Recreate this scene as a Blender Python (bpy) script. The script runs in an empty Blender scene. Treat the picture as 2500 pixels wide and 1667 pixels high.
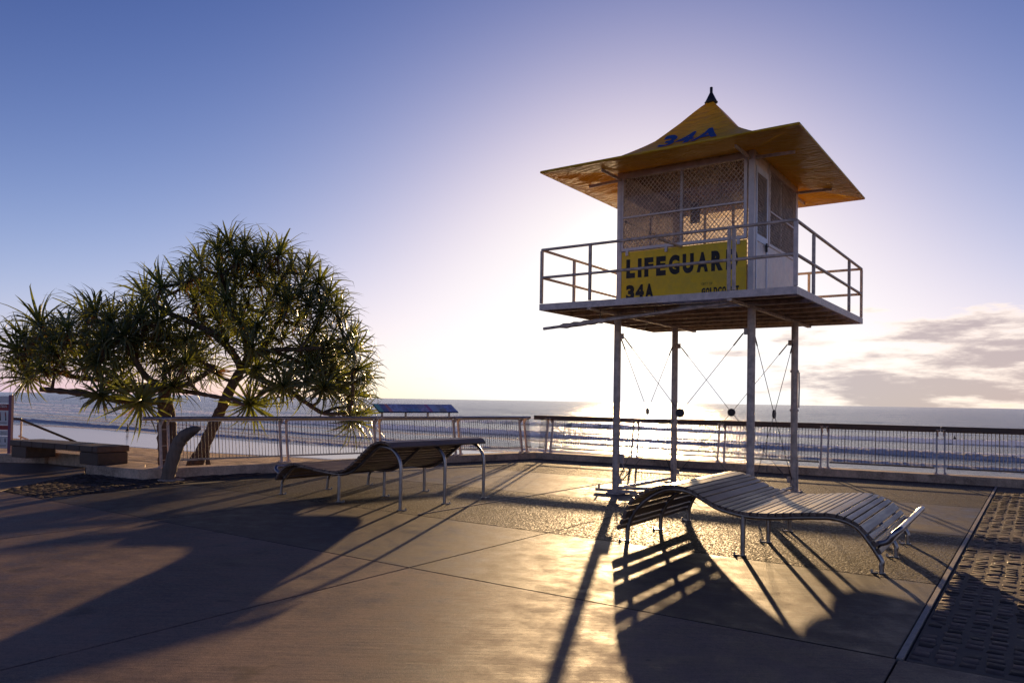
import bpy, bmesh, math, random
import numpy as np
from mathutils import Vector, Matrix, noise
random.seed(7); np.random.seed(7)
R = math.radians
S = bpy.context.scene
COL = S.collection

# ------------------------------------------------------------------ camera
CAM_H = 1.6
PITCH, ROLL = R(1.192), R(0.944)
fw = Vector((0, math.cos(PITCH), math.sin(PITCH))); rt = Vector((1, 0, 0)); up = rt.cross(fw)
r2 = math.cos(ROLL)*rt + math.sin(ROLL)*up; u2 = -math.sin(ROLL)*rt + math.cos(ROLL)*up
cam_d = bpy.data.cameras.new('camera'); cam = bpy.data.objects.new('camera', cam_d); COL.objects.link(cam)
m = Matrix.Identity(4)
for i in range(3):
    m[i][0] = r2[i]; m[i][1] = u2[i]; m[i][2] = -fw[i]
m[2][3] = CAM_H
cam.matrix_world = m
cam_d.sensor_width = 36; cam_d.sensor_fit = 'HORIZONTAL'; cam_d.lens = 26.72
cam_d.shift_y = (938.2-833.5)/2500
cam_d.clip_start = 0.05; cam_d.clip_end = 40000
S.camera = cam

# ------------------------------------------------------------------ sky and sun
SUN_AZ, SUN_EL = R(10.0), R(7.3)
world = bpy.data.worlds.new('World'); S.world = world; world.use_nodes = True
wn = world.node_tree; wn.nodes.clear()
def WN(t, **k):
    n = wn.nodes.new(t)
    for a, b in k.items(): setattr(n, a, b)
    return n
def wl(a, b): wn.links.new(a, b)
def wmath(op, a, b=None, clamp=False):
    n = WN('ShaderNodeMath', operation=op, use_clamp=clamp)
    for i, x in enumerate((a, b)):
        if x is None: continue
        if isinstance(x, (int, float)): n.inputs[i].default_value = x
        else: wl(x, n.inputs[i])
    return n.outputs[0]
def wmix(fac, a, b, blend='MIX'):
    n = WN('ShaderNodeMix', data_type='RGBA', blend_type=blend)
    for i, x in ((0, fac), (6, a), (7, b)):
        if isinstance(x, (int, float)): n.inputs[i].default_value = x
        elif isinstance(x, tuple): n.inputs[i].default_value = (*x, 1)
        else: wl(x, n.inputs[i])
    return n.outputs[2]
sky = WN('ShaderNodeTexSky', sky_type='NISHITA', sun_disc=False, sun_elevation=SUN_EL, sun_rotation=SUN_AZ,
         air_density=1.0, dust_density=1.0, ozone_density=3.0, altitude=0)
SKY_STRENGTH = 0.10
tc = WN('ShaderNodeTexCoord')
sep = WN('ShaderNodeSeparateXYZ'); wl(tc.outputs['Generated'], sep.inputs[0])
# aureole of sea haze round the sun
sd = (math.sin(SUN_AZ)*math.cos(SUN_EL), math.cos(SUN_AZ)*math.cos(SUN_EL), math.sin(SUN_EL))
dot = WN('ShaderNodeVectorMath', operation='DOT_PRODUCT'); nrm = WN('ShaderNodeVectorMath', operation='NORMALIZE')
wl(tc.outputs['Generated'], nrm.inputs[0]); wl(nrm.outputs[0], dot.inputs[0]); dot.inputs[1].default_value = sd
c0 = wmath('MAXIMUM', dot.outputs['Value'], 0.0)
# clouds: flattened noise low over the sea, projected on a cloud layer
zz = wmath('MAXIMUM', sep.outputs['Z'], 0.001)
comb = WN('ShaderNodeMapping'); wl(nrm.outputs[0], comb.inputs[0]); comb.inputs['Scale'].default_value = (1, 1, 5.2); comb.inputs['Location'].default_value = (0.35, 0.1, 0.0)
nz = WN('ShaderNodeTexNoise'); nz.inputs['Scale'].default_value = 7.0; nz.inputs['Detail'].default_value = 9; nz.inputs['Roughness'].default_value = 0.62
wl(comb.outputs[0], nz.inputs['Vector'])
# the sky is rolled off towards white like the photograph's exposure: 1 - exp(-k * sky), per channel
sepc = WN('ShaderNodeSeparateColor'); wl(sky.outputs[0], sepc.inputs[0]); comc = WN('ShaderNodeCombineColor')
for i, k in enumerate((0.287, 0.250, 0.32)):
    e_ = wmath('EXPONENT', wmath('MULTIPLY', sepc.outputs[i], -k * SKY_STRENGTH / 0.10))
    wl(wmath('POWER', wmath('SUBTRACT', 1.0, e_, True), 2.1), comc.inputs[i])
def scaled(fac, col):
    n = WN('ShaderNodeVectorMath', operation='SCALE'); n.inputs[0].default_value = col; wl(fac, n.inputs['Scale']); return n.outputs[0]
def addv(a, b):
    n = WN('ShaderNodeVectorMath', operation='ADD'); wl(a, n.inputs[0]); wl(b, n.inputs[1]); return n.outputs[0]
# pale sea haze low in the sky away from the sun, and the bright aureole close to it
hz = wmath('MULTIPLY', wmath('EXPONENT', wmath('MULTIPLY', zz, -6.2)), wmath('SUBTRACT', 1.0, wmath('POWER', c0, 7.0)))
skyc = addv(comc.outputs[0], scaled(hz, (0.46, 0.43, 0.49)))
skyc = addv(skyc, scaled(wmath('EXPONENT', wmath('MULTIPLY', zz, -9.0)), (0.0, 0.01, 0.16)))
skyc = addv(skyc, scaled(wmath('POWER', c0, 40.0), (0.10, 0.075, 0.03)))
skyc = addv(skyc, scaled(wmath('POWER', c0, 400.0), (2.5, 2.0, 1.3)))
# low broken cloud bank over the sea to the right, thin streaks elsewhere
azr = WN('ShaderNodeMapRange'); azr.interpolation_type = 'SMOOTHSTEP'
wl(sep.outputs['X'], azr.inputs[0]); azr.inputs[1].default_value = 0.16; azr.inputs[2].default_value = 0.50; azr.inputs[3].default_value = -0.12; azr.inputs[4].default_value = 0.15
hi = WN('ShaderNodeMapRange'); hi.interpolation_type = 'SMOOTHSTEP'
wl(sep.outputs['Z'], hi.inputs[0]); hi.inputs[1].default_value = 0.075; hi.inputs[2].default_value = 0.17; hi.inputs[3].default_value = 0.0; hi.inputs[4].default_value = -0.42
cov = wmath('ADD', wmath('ADD', nz.outputs['Fac'], azr.outputs[0]), hi.outputs[0])
cm = WN('ShaderNodeMapRange'); cm.interpolation_type = 'SMOOTHSTEP'; wl(cov, cm.inputs[0]); cm.inputs[1].default_value = 0.50; cm.inputs[2].default_value = 0.60
core = WN('ShaderNodeMapRange'); core.interpolation_type = 'SMOOTHSTEP'; wl(cov, core.inputs[0]); core.inputs[1].default_value = 0.55; core.inputs[2].default_value = 0.70
ccol = wmix(core.outputs[0], (1.15, 0.98, 0.86), (0.50, 0.40, 0.40))
skyf = wmix(wmath('MULTIPLY', cm.outputs[0], 0.8), skyc, ccol)
bg = WN('ShaderNodeBackground'); wl(skyf, bg.inputs[0]); bg.inputs[1].default_value = 0.76
out = WN('ShaderNodeOutputWorld'); wl(bg.outputs[0], out.inputs[0])

sun_d = bpy.data.lights.new('sun', 'SUN'); sun = bpy.data.objects.new('sun', sun_d); COL.objects.link(sun)
sun_d.energy = 5.0; sun_d.angle = R(0.6); sun_d.color = (1.0, 0.66, 0.33)
sun.rotation_euler = Vector(sd).to_track_quat('Z', 'Y').to_euler()
sun.location = (4, 20, 12)

vs = S.view_settings; vs.view_transform = 'Standard'; vs.look = 'None'; vs.exposure = 0.4; vs.gamma = 1.0; vs.use_curve_mapping = False
S.cycles.use_denoising = True; S.cycles.max_bounces = 8; S.cycles.transparent_max_bounces = 16
S.cycles.caustics_reflective = False; S.cycles.caustics_refractive = False; S.cycles.sample_clamp_indirect = 4

# ------------------------------------------------------------------ helpers
def tag(o, label=None, cat=None, group=None, kind=None):
    if label: o['label'] = label
    if cat: o['category'] = cat
    if group: o['group'] = group
    if kind: o['kind'] = kind
    return o
def empty(name, loc=(0, 0, 0), rz=0, parent=None):
    o = bpy.data.objects.new(name, None); COL.objects.link(o); o.location = loc; o.rotation_euler = (0, 0, rz)
    o.empty_display_size = 0.2
    if parent: o.parent = parent
    return o
def link(name, me, parent=None, loc=None, rot=None):
    o = bpy.data.objects.new(name, me); COL.objects.link(o)
    if parent: o.parent = parent
    if loc is not None: o.location = loc
    if rot is not None: o.rotation_euler = rot
    return o
def V(*a): return Vector(a)

class MB:
    """collects faces for one mesh"""
    def __init__(s): s.v = []; s.f = []; s.sm = []; s.mi = []
    def add(s, vs, fs, smooth=False, mi=0):
        o = len(s.v); s.v += [tuple(x) for x in vs]
        for f in fs: s.f.append(tuple(i+o for i in f)); s.sm.append(smooth); s.mi.append(mi)
        return s
    def box(s, c, size, ax=None, mi=0):
        c = Vector(c); hx, hy, hz = size[0]/2, size[1]/2, size[2]/2
        if ax is None: ax = (V(1, 0, 0), V(0, 1, 0), V(0, 0, 1))
        vs = [c + ax[0]*(hx*i) + ax[1]*(hy*j) + ax[2]*(hz*k) for k in (-1, 1) for j in (-1, 1) for i in (-1, 1)]
        return s.add(vs, [(0, 2, 3, 1), (4, 5, 7, 6), (0, 1, 5, 4), (2, 6, 7, 3), (0, 4, 6, 2), (1, 3, 7, 5)], mi=mi)
    def span(s, lo, hi, mi=0):
        return s.box([(a+b)/2 for a, b in zip(lo, hi)], [abs(b-a) for a, b in zip(lo, hi)], mi=mi)
    def bar(s, a, b, w, h, upv=V(0, 0, 1), mi=0):
        a, b = Vector(a), Vector(b); d = b-a; L = d.length; d.normalize()
        side = d.cross(upv)
        if side.length < 1e-4: side = d.cross(V(0, 1, 0))
        side.normalize(); u = side.cross(d)
        return s.box((a+b)/2, (L, w, h), (d, side, u), mi=mi)
    def tube(s, pts, r, n=8, caps=True, smooth=True, mi=0):
        pts = [Vector(q) for q in pts]; m_ = len(pts)
        rs = r if isinstance(r, (list, tuple)) else [r]*m_
        tans = [(pts[min(i+1, m_-1)]-pts[max(i-1, 0)]).normalized() for i in range(m_)]
        ref = V(0, 0, 1) if abs(tans[0].z) < 0.9 else V(1, 0, 0)
        nrm = (ref - tans[0]*ref.dot(tans[0])).normalized(); vs = []
        for i in range(m_):
            nrm = (nrm - tans[i]*nrm.dot(tans[i]))
            if nrm.length < 1e-5: nrm = tans[i].orthogonal()
            nrm.normalize(); bi = tans[i].cross(nrm)
            for k in range(n):
                a = 2*math.pi*k/n; vs.append(pts[i] + (nrm*math.cos(a)+bi*math.sin(a))*rs[i])
        fs = [(i*n+k, i*n+(k+1) % n, (i+1)*n+(k+1) % n, (i+1)*n+k) for i in range(m_-1) for k in range(n)]
        s.add(vs, fs, smooth, mi)
        if caps:
            s.add(vs[:n], [tuple(reversed(range(n)))], False, mi); s.add(vs[-n:], [tuple(range(n))], False, mi)
        return s
    def lathe(s, prof, c=(0, 0, 0), n=16, mi=0):
        vs = []; c = Vector(c)
        for r_, z in prof:
            for k in range(n):
                a = 2*math.pi*k/n; vs.append(c+V(r_*math.cos(a), r_*math.sin(a), z))
        fs = [(i*n+k, i*n+(k+1) % n, (i+1)*n+(k+1) % n, (i+1)*n+k) for i in range(len(prof)-1) for k in range(n)]
        return s.add(vs, fs, True, mi)
    def prism(s, poly, z0, z1, mi=0):
        n = len(poly); A = sum(poly[i][0]*poly[(i+1) % n][1]-poly[(i+1) % n][0]*poly[i][1] for i in range(n))
        if A < 0: poly = poly[::-1]
        vs = [(x, y, z0) for x, y in poly]+[(x, y, z1) for x, y in poly]
        fs = [tuple(reversed(range(n))), tuple(range(n, 2*n))]+[(i, (i+1) % n, n+(i+1) % n, n+i) for i in range(n)]
        return s.add(vs, fs, mi=mi)
    def mesh(s, name, mats):
        me = bpy.data.meshes.new(name); me.from_pydata(s.v, [], s.f)
        for mt in (mats if isinstance(mats, (list, tuple)) else [mats]): me.materials.append(mt)
        me.polygons.foreach_set('use_smooth', s.sm); me.polygons.foreach_set('material_index', s.mi); me.update()
        return me
    def build(s, name, mats, parent=None, loc=None, rot=None, bevel=0):
        o = link(name, s.mesh(name, mats), parent, loc, rot)
        if bevel:
            b = o.modifiers.new('bevel', 'BEVEL'); b.width = bevel; b.segments = 2; b.limit_method = 'ANGLE'; b.angle_limit = R(40)
        return o
def catmull(pts, per=8):
    P = [Vector(q) for q in pts]; P = [2*P[0]-P[1]]+P+[2*P[-1]-P[-2]]; out = []
    for i in range(1, len(P)-2):
        for k in range(per):
            t = k/per; a, b, c, d = P[i-1], P[i], P[i+1], P[i+2]
            out.append(0.5*((2*b)+(c-a)*t+(2*a-5*b+4*c-d)*t*t+(3*b-a-3*c+d)*t**3))
    out.append(P[-2]); return out

# ------------------------------------------------------------------ materials
def newmat(name):
    mt = bpy.data.materials.new(name); mt.use_nodes = True; nt = mt.node_tree; nt.nodes.clear(); return mt, nt
class NT:
    def __init__(s, name):
        s.m, s.t = newmat(name); s.out = s.t.nodes.new('ShaderNodeOutputMaterial')
    def n(s, t, **k):
        x = s.t.nodes.new(t)
        for a, b in k.items(): setattr(x, a, b)
        return x
    def l(s, a, b): s.t.links.new(a, b)
    def set(s, inp, v):
        if isinstance(v, (int, float)): inp.default_value = v
        elif isinstance(v, (tuple, list)): inp.default_value = (*v, 1) if len(v) == 3 and len(inp.default_value) == 4 else v
        else: s.l(v, inp)
    def math(s, op, a, b=None, clamp=False):
        x = s.n('ShaderNodeMath', operation=op, use_clamp=clamp); s.set(x.inputs[0], a)
        if b is not None: s.set(x.inputs[1], b)
        return x.outputs[0]
    def mix(s, f, a, b, blend='MIX'):
        x = s.n('ShaderNodeMix', data_type='RGBA', blend_type=blend); s.set(x.inputs[0], f); s.set(x.inputs[6], a); s.set(x.inputs[7], b); return x.outputs[2]
    def rng(s, v, a, b, c=0.0, d=1.0, smooth=True):
        x = s.n('ShaderNodeMapRange'); x.interpolation_type = 'SMOOTHSTEP' if smooth else 'LINEAR'
        s.set(x.inputs[0], v)
        for i, q in enumerate((a, b, c, d)): x.inputs[i+1].default_value = q
        return x.outputs[0]
    def coord(s, scale=(1, 1, 1), rot=(0, 0, 0), kind='pos'):
        mp = s.n('ShaderNodeMapping'); mp.inputs['Scale'].default_value = scale; mp.inputs['Rotation'].default_value = rot
        if kind == 'pos': g = s.n('ShaderNodeNewGeometry'); s.l(g.outputs['Position'], mp.inputs[0])
        else: g = s.n('ShaderNodeTexCoord'); s.l(g.outputs['Object'], mp.inputs[0])
        return mp.outputs[0]
    def noise(s, vec, scale, detail=4, rough=0.55, w=None):
        x = s.n('ShaderNodeTexNoise'); s.l(vec, x.inputs['Vector']); x.inputs['Scale'].default_value = scale; x.inputs['Detail'].default_value = detail; x.inputs['Roughness'].default_value = rough
        return x.outputs['Fac']
    def vor(s, vec, scale, out='Distance', feature='F1'):
        x = s.n('ShaderNodeTexVoronoi', feature=feature); s.l(vec, x.inputs['Vector']); x.inputs['Scale'].default_value = scale; return x.outputs[out]
    def bump(s, h, strength=0.3, dist=0.01, normal=None):
        x = s.n('ShaderNodeBump'); x.inputs['Strength'].default_value = strength; x.inputs['Distance'].default_value = dist; s.l(h, x.inputs['Height'])
        if normal: s.l(normal, x.inputs['Normal'])
        return x.outputs[0]
    def bsdf(s, col, rough=0.5, metal=0.0, normal=None, spec=0.5, ior=None):
        b = s.n('ShaderNodeBsdfPrincipled'); s.set(b.inputs['Base Color'], col); s.set(b.inputs['Roughness'], rough); b.inputs['Metallic'].default_value = metal
        b.inputs['Specular IOR Level'].default_value = spec
        if ior: b.inputs['IOR'].default_value = ior
        if normal: s.l(normal, b.inputs['Normal'])
        return b
    def fin(s, sh): s.l(sh if not hasattr(sh, 'outputs') else sh.outputs[0], s.out.inputs['Surface']); return s.m
def simple(name, col, rough=0.5, metal=0.0, var=0.2, scale=6, bump=0.15, bscale=60, spec=0.5, kind='obj', stretch=(1, 1, 1), objvar=0.0):
    t = NT(name); c = t.coord(stretch, kind=kind)
    n1 = t.noise(c, scale, 6, 0.6)
    f = t.rng(n1, 0.3, 0.7, 1-var, 1+var)
    if objvar:
        oi = t.n('ShaderNodeObjectInfo'); f = t.math('MULTIPLY', f, t.rng(oi.outputs['Random'], 0, 1, 1-objvar, 1+objvar, False))
    vm = t.n('ShaderNodeVectorMath', operation='SCALE'); vm.inputs[0].default_value = col; t.l(f, vm.inputs['Scale'])
    rr = t.rng(n1, 0.3, 0.7, rough*0.8, min(1, rough*1.2))
    nb = t.bump(t.noise(c, bscale, 5, 0.6), bump, 0.004)
    return t.fin(t.bsdf(vm.outputs[0], rr, metal, nb, spec))

GA = R(-34.8)   # paving grid
def concrete(name, col, rough, streak=0.5, spec=0.28):
    t = NT(name); c = t.coord(rot=(0, 0, -GA)); c2 = t.coord((0.7, 9, 1), rot=(0, 0, -GA))
    big = t.noise(c, 0.6, 6, 0.6); mid = t.noise(c, 4, 6, 0.65); fine = t.noise(c, 90, 4, 0.7); st = t.noise(c2, 3, 5, 0.6)
    f = t.math('ADD', t.rng(big, 0.32, 0.68, -0.36, 0.36), t.rng(mid, 0.3, 0.7, -0.25, 0.25))
    f = t.math('ADD', f, t.rng(fine, 0.3, 0.7, -0.26, 0.26)); f = t.math('ADD', f, t.rng(t.noise(c, 28, 5, 0.75), 0.3, 0.7, -0.22, 0.22)); f = t.math('ADD', f, t.rng(st, 0.35, 0.65, -0.10*streak, 0.10*streak))
    f = t.math('ADD', f, 1.0)
    vm = t.n('ShaderNodeVectorMath', operation='SCALE'); vm.inputs[0].default_value = col; t.l(f, vm.inputs['Scale'])
    # darker old stains and pale scuffs
    sp = t.rng(t.noise(c, 2.3, 3, 0.5), 0.62, 0.72); cc = t.mix(t.math('MULTIPLY', sp, 0.75), vm.outputs[0], tuple(x*0.45 for x in col))
    sc = t.rng(t.noise(t.coord((1, 7, 1), rot=(0, 0, 0.5)), 3.1, 2, 0.4), 0.735, 0.76); cc = t.mix(t.math('MULTIPLY', sc, 0.5), cc, tuple(min(1, x*1.9) for x in col))
    rr = t.math('ADD', t.rng(mid, 0.25, 0.75, rough-0.14, rough+0.12), t.rng(big, 0.3, 0.7, -0.06, 0.08))
    b1 = t.bump(t.noise(c, 160, 3, 0.7), 0.55, 0.004); b2 = t.bump(st, 0.25, 0.01, b1)
    gum = t.rng(t.vor(c, 1.7), 0.025, 0.04); cc = t.mix(t.math('MULTIPLY', t.math('SUBTRACT', 1.0, gum), 0.6), cc, tuple(x*0.25 for x in col))
    cr = t.rng(t.noise(c, 11, 3, 0.5), 0.66, 0.74); cc = t.mix(t.math('MULTIPLY', cr, 0.3), cc, tuple(min(1, x*1.7) for x in col))
    return t.fin(t.bsdf(cc, rr, 0, b2, spec))
def aggregate(name):
    t = NT(name); c = t.coord()
    v = t.vor(c, 48); vc = t.vor(c, 48, 'Color'); big = t.noise(c, 0.9, 5, 0.6)
    hsv = t.n('ShaderNodeSeparateColor'); t.l(vc, hsv.inputs[0])
    stone = t.mix(hsv.outputs[0], (0.03, 0.02, 0.014), (0.17, 0.12, 0.08))
    stone = t.mix(t.rng(hsv.outputs[1], 0.86, 0.95), stone, (0.36, 0.30, 0.23))
    cc = t.mix(t.rng(v, 0.25, 0.6), stone, (0.045, 0.036, 0.028))
    vm = t.n('ShaderNodeVectorMath', operation='SCALE'); t.l(cc, vm.inputs[0]); t.l(t.rng(big, 0.3, 0.7, 0.75, 1.2), vm.inputs['Scale'])
    b = t.bump(t.math('SUBTRACT', 1.0, v), 0.75, 0.010)
    return t.fin(t.bsdf(vm.outputs[0], t.rng(hsv.outputs[2], 0, 1, 0.50, 0.95), 0, b, 0.20))
M = {}
M['slab_light'] = concrete('pale_brushed_concrete', (0.165, 0.108, 0.080), 0.62, 1.0, 0.24)
M['slab_dark'] = concrete('dark_concrete', (0.060, 0.038, 0.025), 0.60, 0.6, 0.42)
M['slab_agg'] = aggregate('exposed_aggregate')
M['kerb'] = concrete('kerb_concrete', (0.46, 0.335, 0.24), 0.75, 0.2)
M['joint'] = simple('joint_filler', (0.03, 0.027, 0.025), 0.9)
M['strip'] = simple('pale_joint_strip', (0.33, 0.28, 0.225), 0.7, 0, 0.25, 9)
M['sett'] = simple('granite_sett', (0.085, 0.055, 0.042), 0.85, 0, 0.45, 14, 0.9, 45, kind='pos', objvar=0.75)
M['steel'] = simple('stainless_steel', (0.40, 0.37, 0.35), 0.38, 1.0, 0.15, 12, 0.06, 90)
M['galv'] = simple('weathered_galvanised_steel', (0.56, 0.44, 0.35), 0.55, 0.1, 0.3, 9, 0.2, 70)
M['galv_pale'] = simple('pale_galvanised_steel', (0.68, 0.56, 0.48), 0.5, 0.1, 0.22, 8, 0.15, 70)
M['baluster'] = simple('dull_steel_rod', (0.10, 0.082, 0.075), 0.6, 0.0)
M['post_timber_side'] = simple('grey_fence_post', (0.42, 0.38, 0.36), 0.5, 0.15)
M['cable'] = simple('dark_cable', (0.12, 0.10, 0.085), 0.5, 0.6)
M['black_metal'] = simple('dark_metal', (0.05, 0.045, 0.045), 0.5, 0.5)
M['white_panel'] = simple('white_painted_panel', (0.86, 0.78, 0.69), 0.45, 0, 0.16, 5, 0.1)
M['alu'] = simple('aluminium_frame', (0.66, 0.58, 0.53), 0.45, 0.1, 0.12)
M['bluewhite'] = simple('pale_blue_door_paint', (0.70, 0.74, 0.82), 0.4, 0, 0.1)
M['yellow_sign'] = simple('yellow_sign_paint', (0.90, 0.58, 0.012), 0.5, 0, 0.09, 9, 0.25, 120)
M['black_print'] = simple('black_lettering', (0.012, 0.011, 0.010), 0.6)
M['blue_print'] = simple('blue_lettering', (0.02, 0.07, 0.22), 0.6)
M['blind'] = simple('dark_red_brown', (0.13, 0.05, 0.025), 0.8)
M['deck'] = simple('weathered_deck_board', (0.23, 0.18, 0.14), 0.7, 0, 0.3, 7, 0.4, 40, stretch=(1, 0.08, 1), objvar=0.2)
M['rail_wood'] = simple('dark_timber_rail', (0.085, 0.045, 0.03), 0.5, 0, 0.35, 5, 0.4, 40, stretch=(0.1, 1, 1))
M['bench_dark'] = simple('dark_timber_block', (0.075, 0.045, 0.030), 0.6, 0, 0.4, 7, 0.5, 30, stretch=(0.3, 1, 1), objvar=0.3)
M['log'] = simple('weathered_log', (0.17, 0.115, 0.08), 0.75, 0, 0.4, 9, 0.8, 22, stretch=(1, 1, 0.15))
M['bark'] = simple('pandanus_bark', (0.085, 0.058, 0.044), 0.85, 0, 0.45, 9, 1.0, 26, kind='pos', stretch=(1, 1, 2.2))
M['red'] = simple('red_sign_paint', (0.30, 0.02, 0.02), 0.5)
M['white'] = simple('white_sign_paint', (0.66, 0.62, 0.58), 0.5, 0, 0.08)
M['person_skin'] = simple('skin', (0.12, 0.06, 0.04), 0.6)
M['person_cloth'] = simple('dark_clothing', (0.03, 0.028, 0.035), 0.8)
def slatmat():
    t = NT('silvered_timber_slat'); c = t.coord((14, 0.9, 14), kind='obj'); g = t.noise(c, 2.2, 8, 0.65); oi = t.n('ShaderNodeObjectInfo')
    col = t.mix(t.rng(g, 0.3, 0.7), (0.10, 0.062, 0.043), (0.225, 0.155, 0.115))
    vm = t.n('ShaderNodeVectorMath', operation='SCALE'); t.l(col, vm.inputs[0]); t.l(t.rng(oi.outputs['Random'], 0, 1, 0.7, 1.3, False), vm.inputs['Scale'])
    st = t.rng(t.noise(t.coord(kind='pos'), 3.2, 4, 0.6), 0.5, 0.68)
    col2 = t.mix(t.math('MULTIPLY', st, 0.35), vm.outputs[0], (0.06, 0.045, 0.035))
    return t.fin(t.bsdf(col2, t.rng(g, 0.3, 0.7, 0.30, 0.46), 0, t.bump(g, 0.35, 0.004), 0.55))
M['slat'] = slatmat()
def fabric():
    t = NT('yellow_canvas'); c = t.coord(kind='obj'); n = t.noise(c, 2.0, 5, 0.6); w = t.noise(t.coord((2.5, 9, 3), kind='obj'), 1.7, 3, 0.5)
    col = t.mix(t.rng(n, 0.3, 0.7), (0.78, 0.48, 0.02), (0.88, 0.57, 0.035))
    nb = t.bump(w, 1.0, 0.07); nb2 = t.bump(t.noise(c, 220, 2, 0.5), 0.15, 0.002, nb)
    p_ = t.bsdf(col, 0.27, 0, nb2, 0.5)
    tr = t.n('ShaderNodeBsdfTranslucent'); tr.inputs[0].default_value = (0.85, 0.48, 0.03, 1); t.l(nb2, tr.inputs['Normal'])
    mx = t.n('ShaderNodeMixShader'); mx.inputs[0].default_value = 0.33; t.l(p_.outputs[0], mx.inputs[1]); t.l(tr.outputs[0], mx.inputs[2])
    return t.fin(mx)
M['canvas'] = fabric()
def leaf(name, col, trc, fac):
    t = NT(name); c = t.coord(kind='obj'); oi = t.n('ShaderNodeObjectInfo')
    f = t.math('MULTIPLY', t.rng(t.noise(c, 3, 3, 0.6), 0.3, 0.7, 0.65, 1.35), t.rng(oi.outputs['Random'], 0, 1, 0.75, 1.25, False))
    vm = t.n('ShaderNodeVectorMath', operation='SCALE'); vm.inputs[0].default_value = col; t.l(f, vm.inputs['Scale'])
    p_ = t.bsdf(vm.outputs[0], 0.34, 0, None, 0.5)
    tr = t.n('ShaderNodeBsdfTranslucent'); vt = t.n('ShaderNodeVectorMath', operation='SCALE'); vt.inputs[0].default_value = trc; t.l(f, vt.inputs['Scale']); t.l(vt.outputs[0], tr.inputs[0])
    mx = t.n('ShaderNodeMixShader'); mx.inputs[0].default_value = fac; t.l(p_.outputs[0], mx.inputs[1]); t.l(tr.outputs[0], mx.inputs[2])
    return t.fin(mx)
M['leaf'] = leaf('pandanus_leaf', (0.085, 0.115, 0.060), (0.30, 0.33, 0.035), 0.36)
M['leaf_dead'] = leaf('withered_leaf', (0.11, 0.06, 0.03), (0.22, 0.10, 0.03), 0.3)
def glass(name, h0, h1):
    t = NT(name); c = t.coord(kind='obj')
    tr = t.n('ShaderNodeBsdfTransparent'); tr.inputs[0].default_value = (0.9, 0.88, 0.86, 1)
    tl = t.n('ShaderNodeBsdfTranslucent'); tl.inputs[0].default_value = (0.92, 0.86, 0.82, 1)
    gl = t.n('ShaderNodeBsdfGlossy'); gl.inputs['Roughness'].default_value = 0.06
    fr = t.n('ShaderNodeFresnel'); fr.inputs[0].default_value = 1.45
    m1 = t.n('ShaderNodeMixShader'); t.l(t.rng(t.noise(c, 3, 5, 0.65), 0.3, 0.75, h0, h1), m1.inputs[0]); t.l(tr.outputs[0], m1.inputs[1]); t.l(tl.outputs[0], m1.inputs[2])
    m2 = t.n('ShaderNodeMixShader'); t.l(fr.outputs[0], m2.inputs[0]); t.l(m1.outputs[0], m2.inputs[1]); t.l(gl.outputs[0], m2.inputs[2])
    return t.fin(m2)
M['glass'] = glass('salt_filmed_glass', 0.05, 0.25); M['frost'] = glass('salt_frosted_glass', 0.6, 0.95)
def sand():
    t = NT('beach_sand'); c = t.coord(); n = t.noise(c, 0.35, 6, 0.6); tr = t.noise(t.coord((0.35, 2.2, 1), rot=(0, 0, R(30))), 1.6, 6, 0.65)
    at = t.n('ShaderNodeAttribute', attribute_name='wet'); wet = at.outputs['Fac']
    dry = t.mix(t.rng(tr, 0.35, 0.65), (0.30, 0.195, 0.12), (0.56, 0.40, 0.27)); dry = t.mix(t.rng(n, 0.4, 0.7, 0, .4), dry, (0.40, 0.28, 0.18))
    col = t.mix(wet, dry, (0.12, 0.10, 0.09))
    rough = t.rng(wet, 0.0, 1.0, 0.9, 0.2, False)
    h = t.math('MULTIPLY', tr, t.math('SUBTRACT', 1.0, wet))
    return t.fin(t.bsdf(col, rough, 0, t.bump(h, 1.0, 0.45), 0.4))
M['sand'] = sand()
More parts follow.
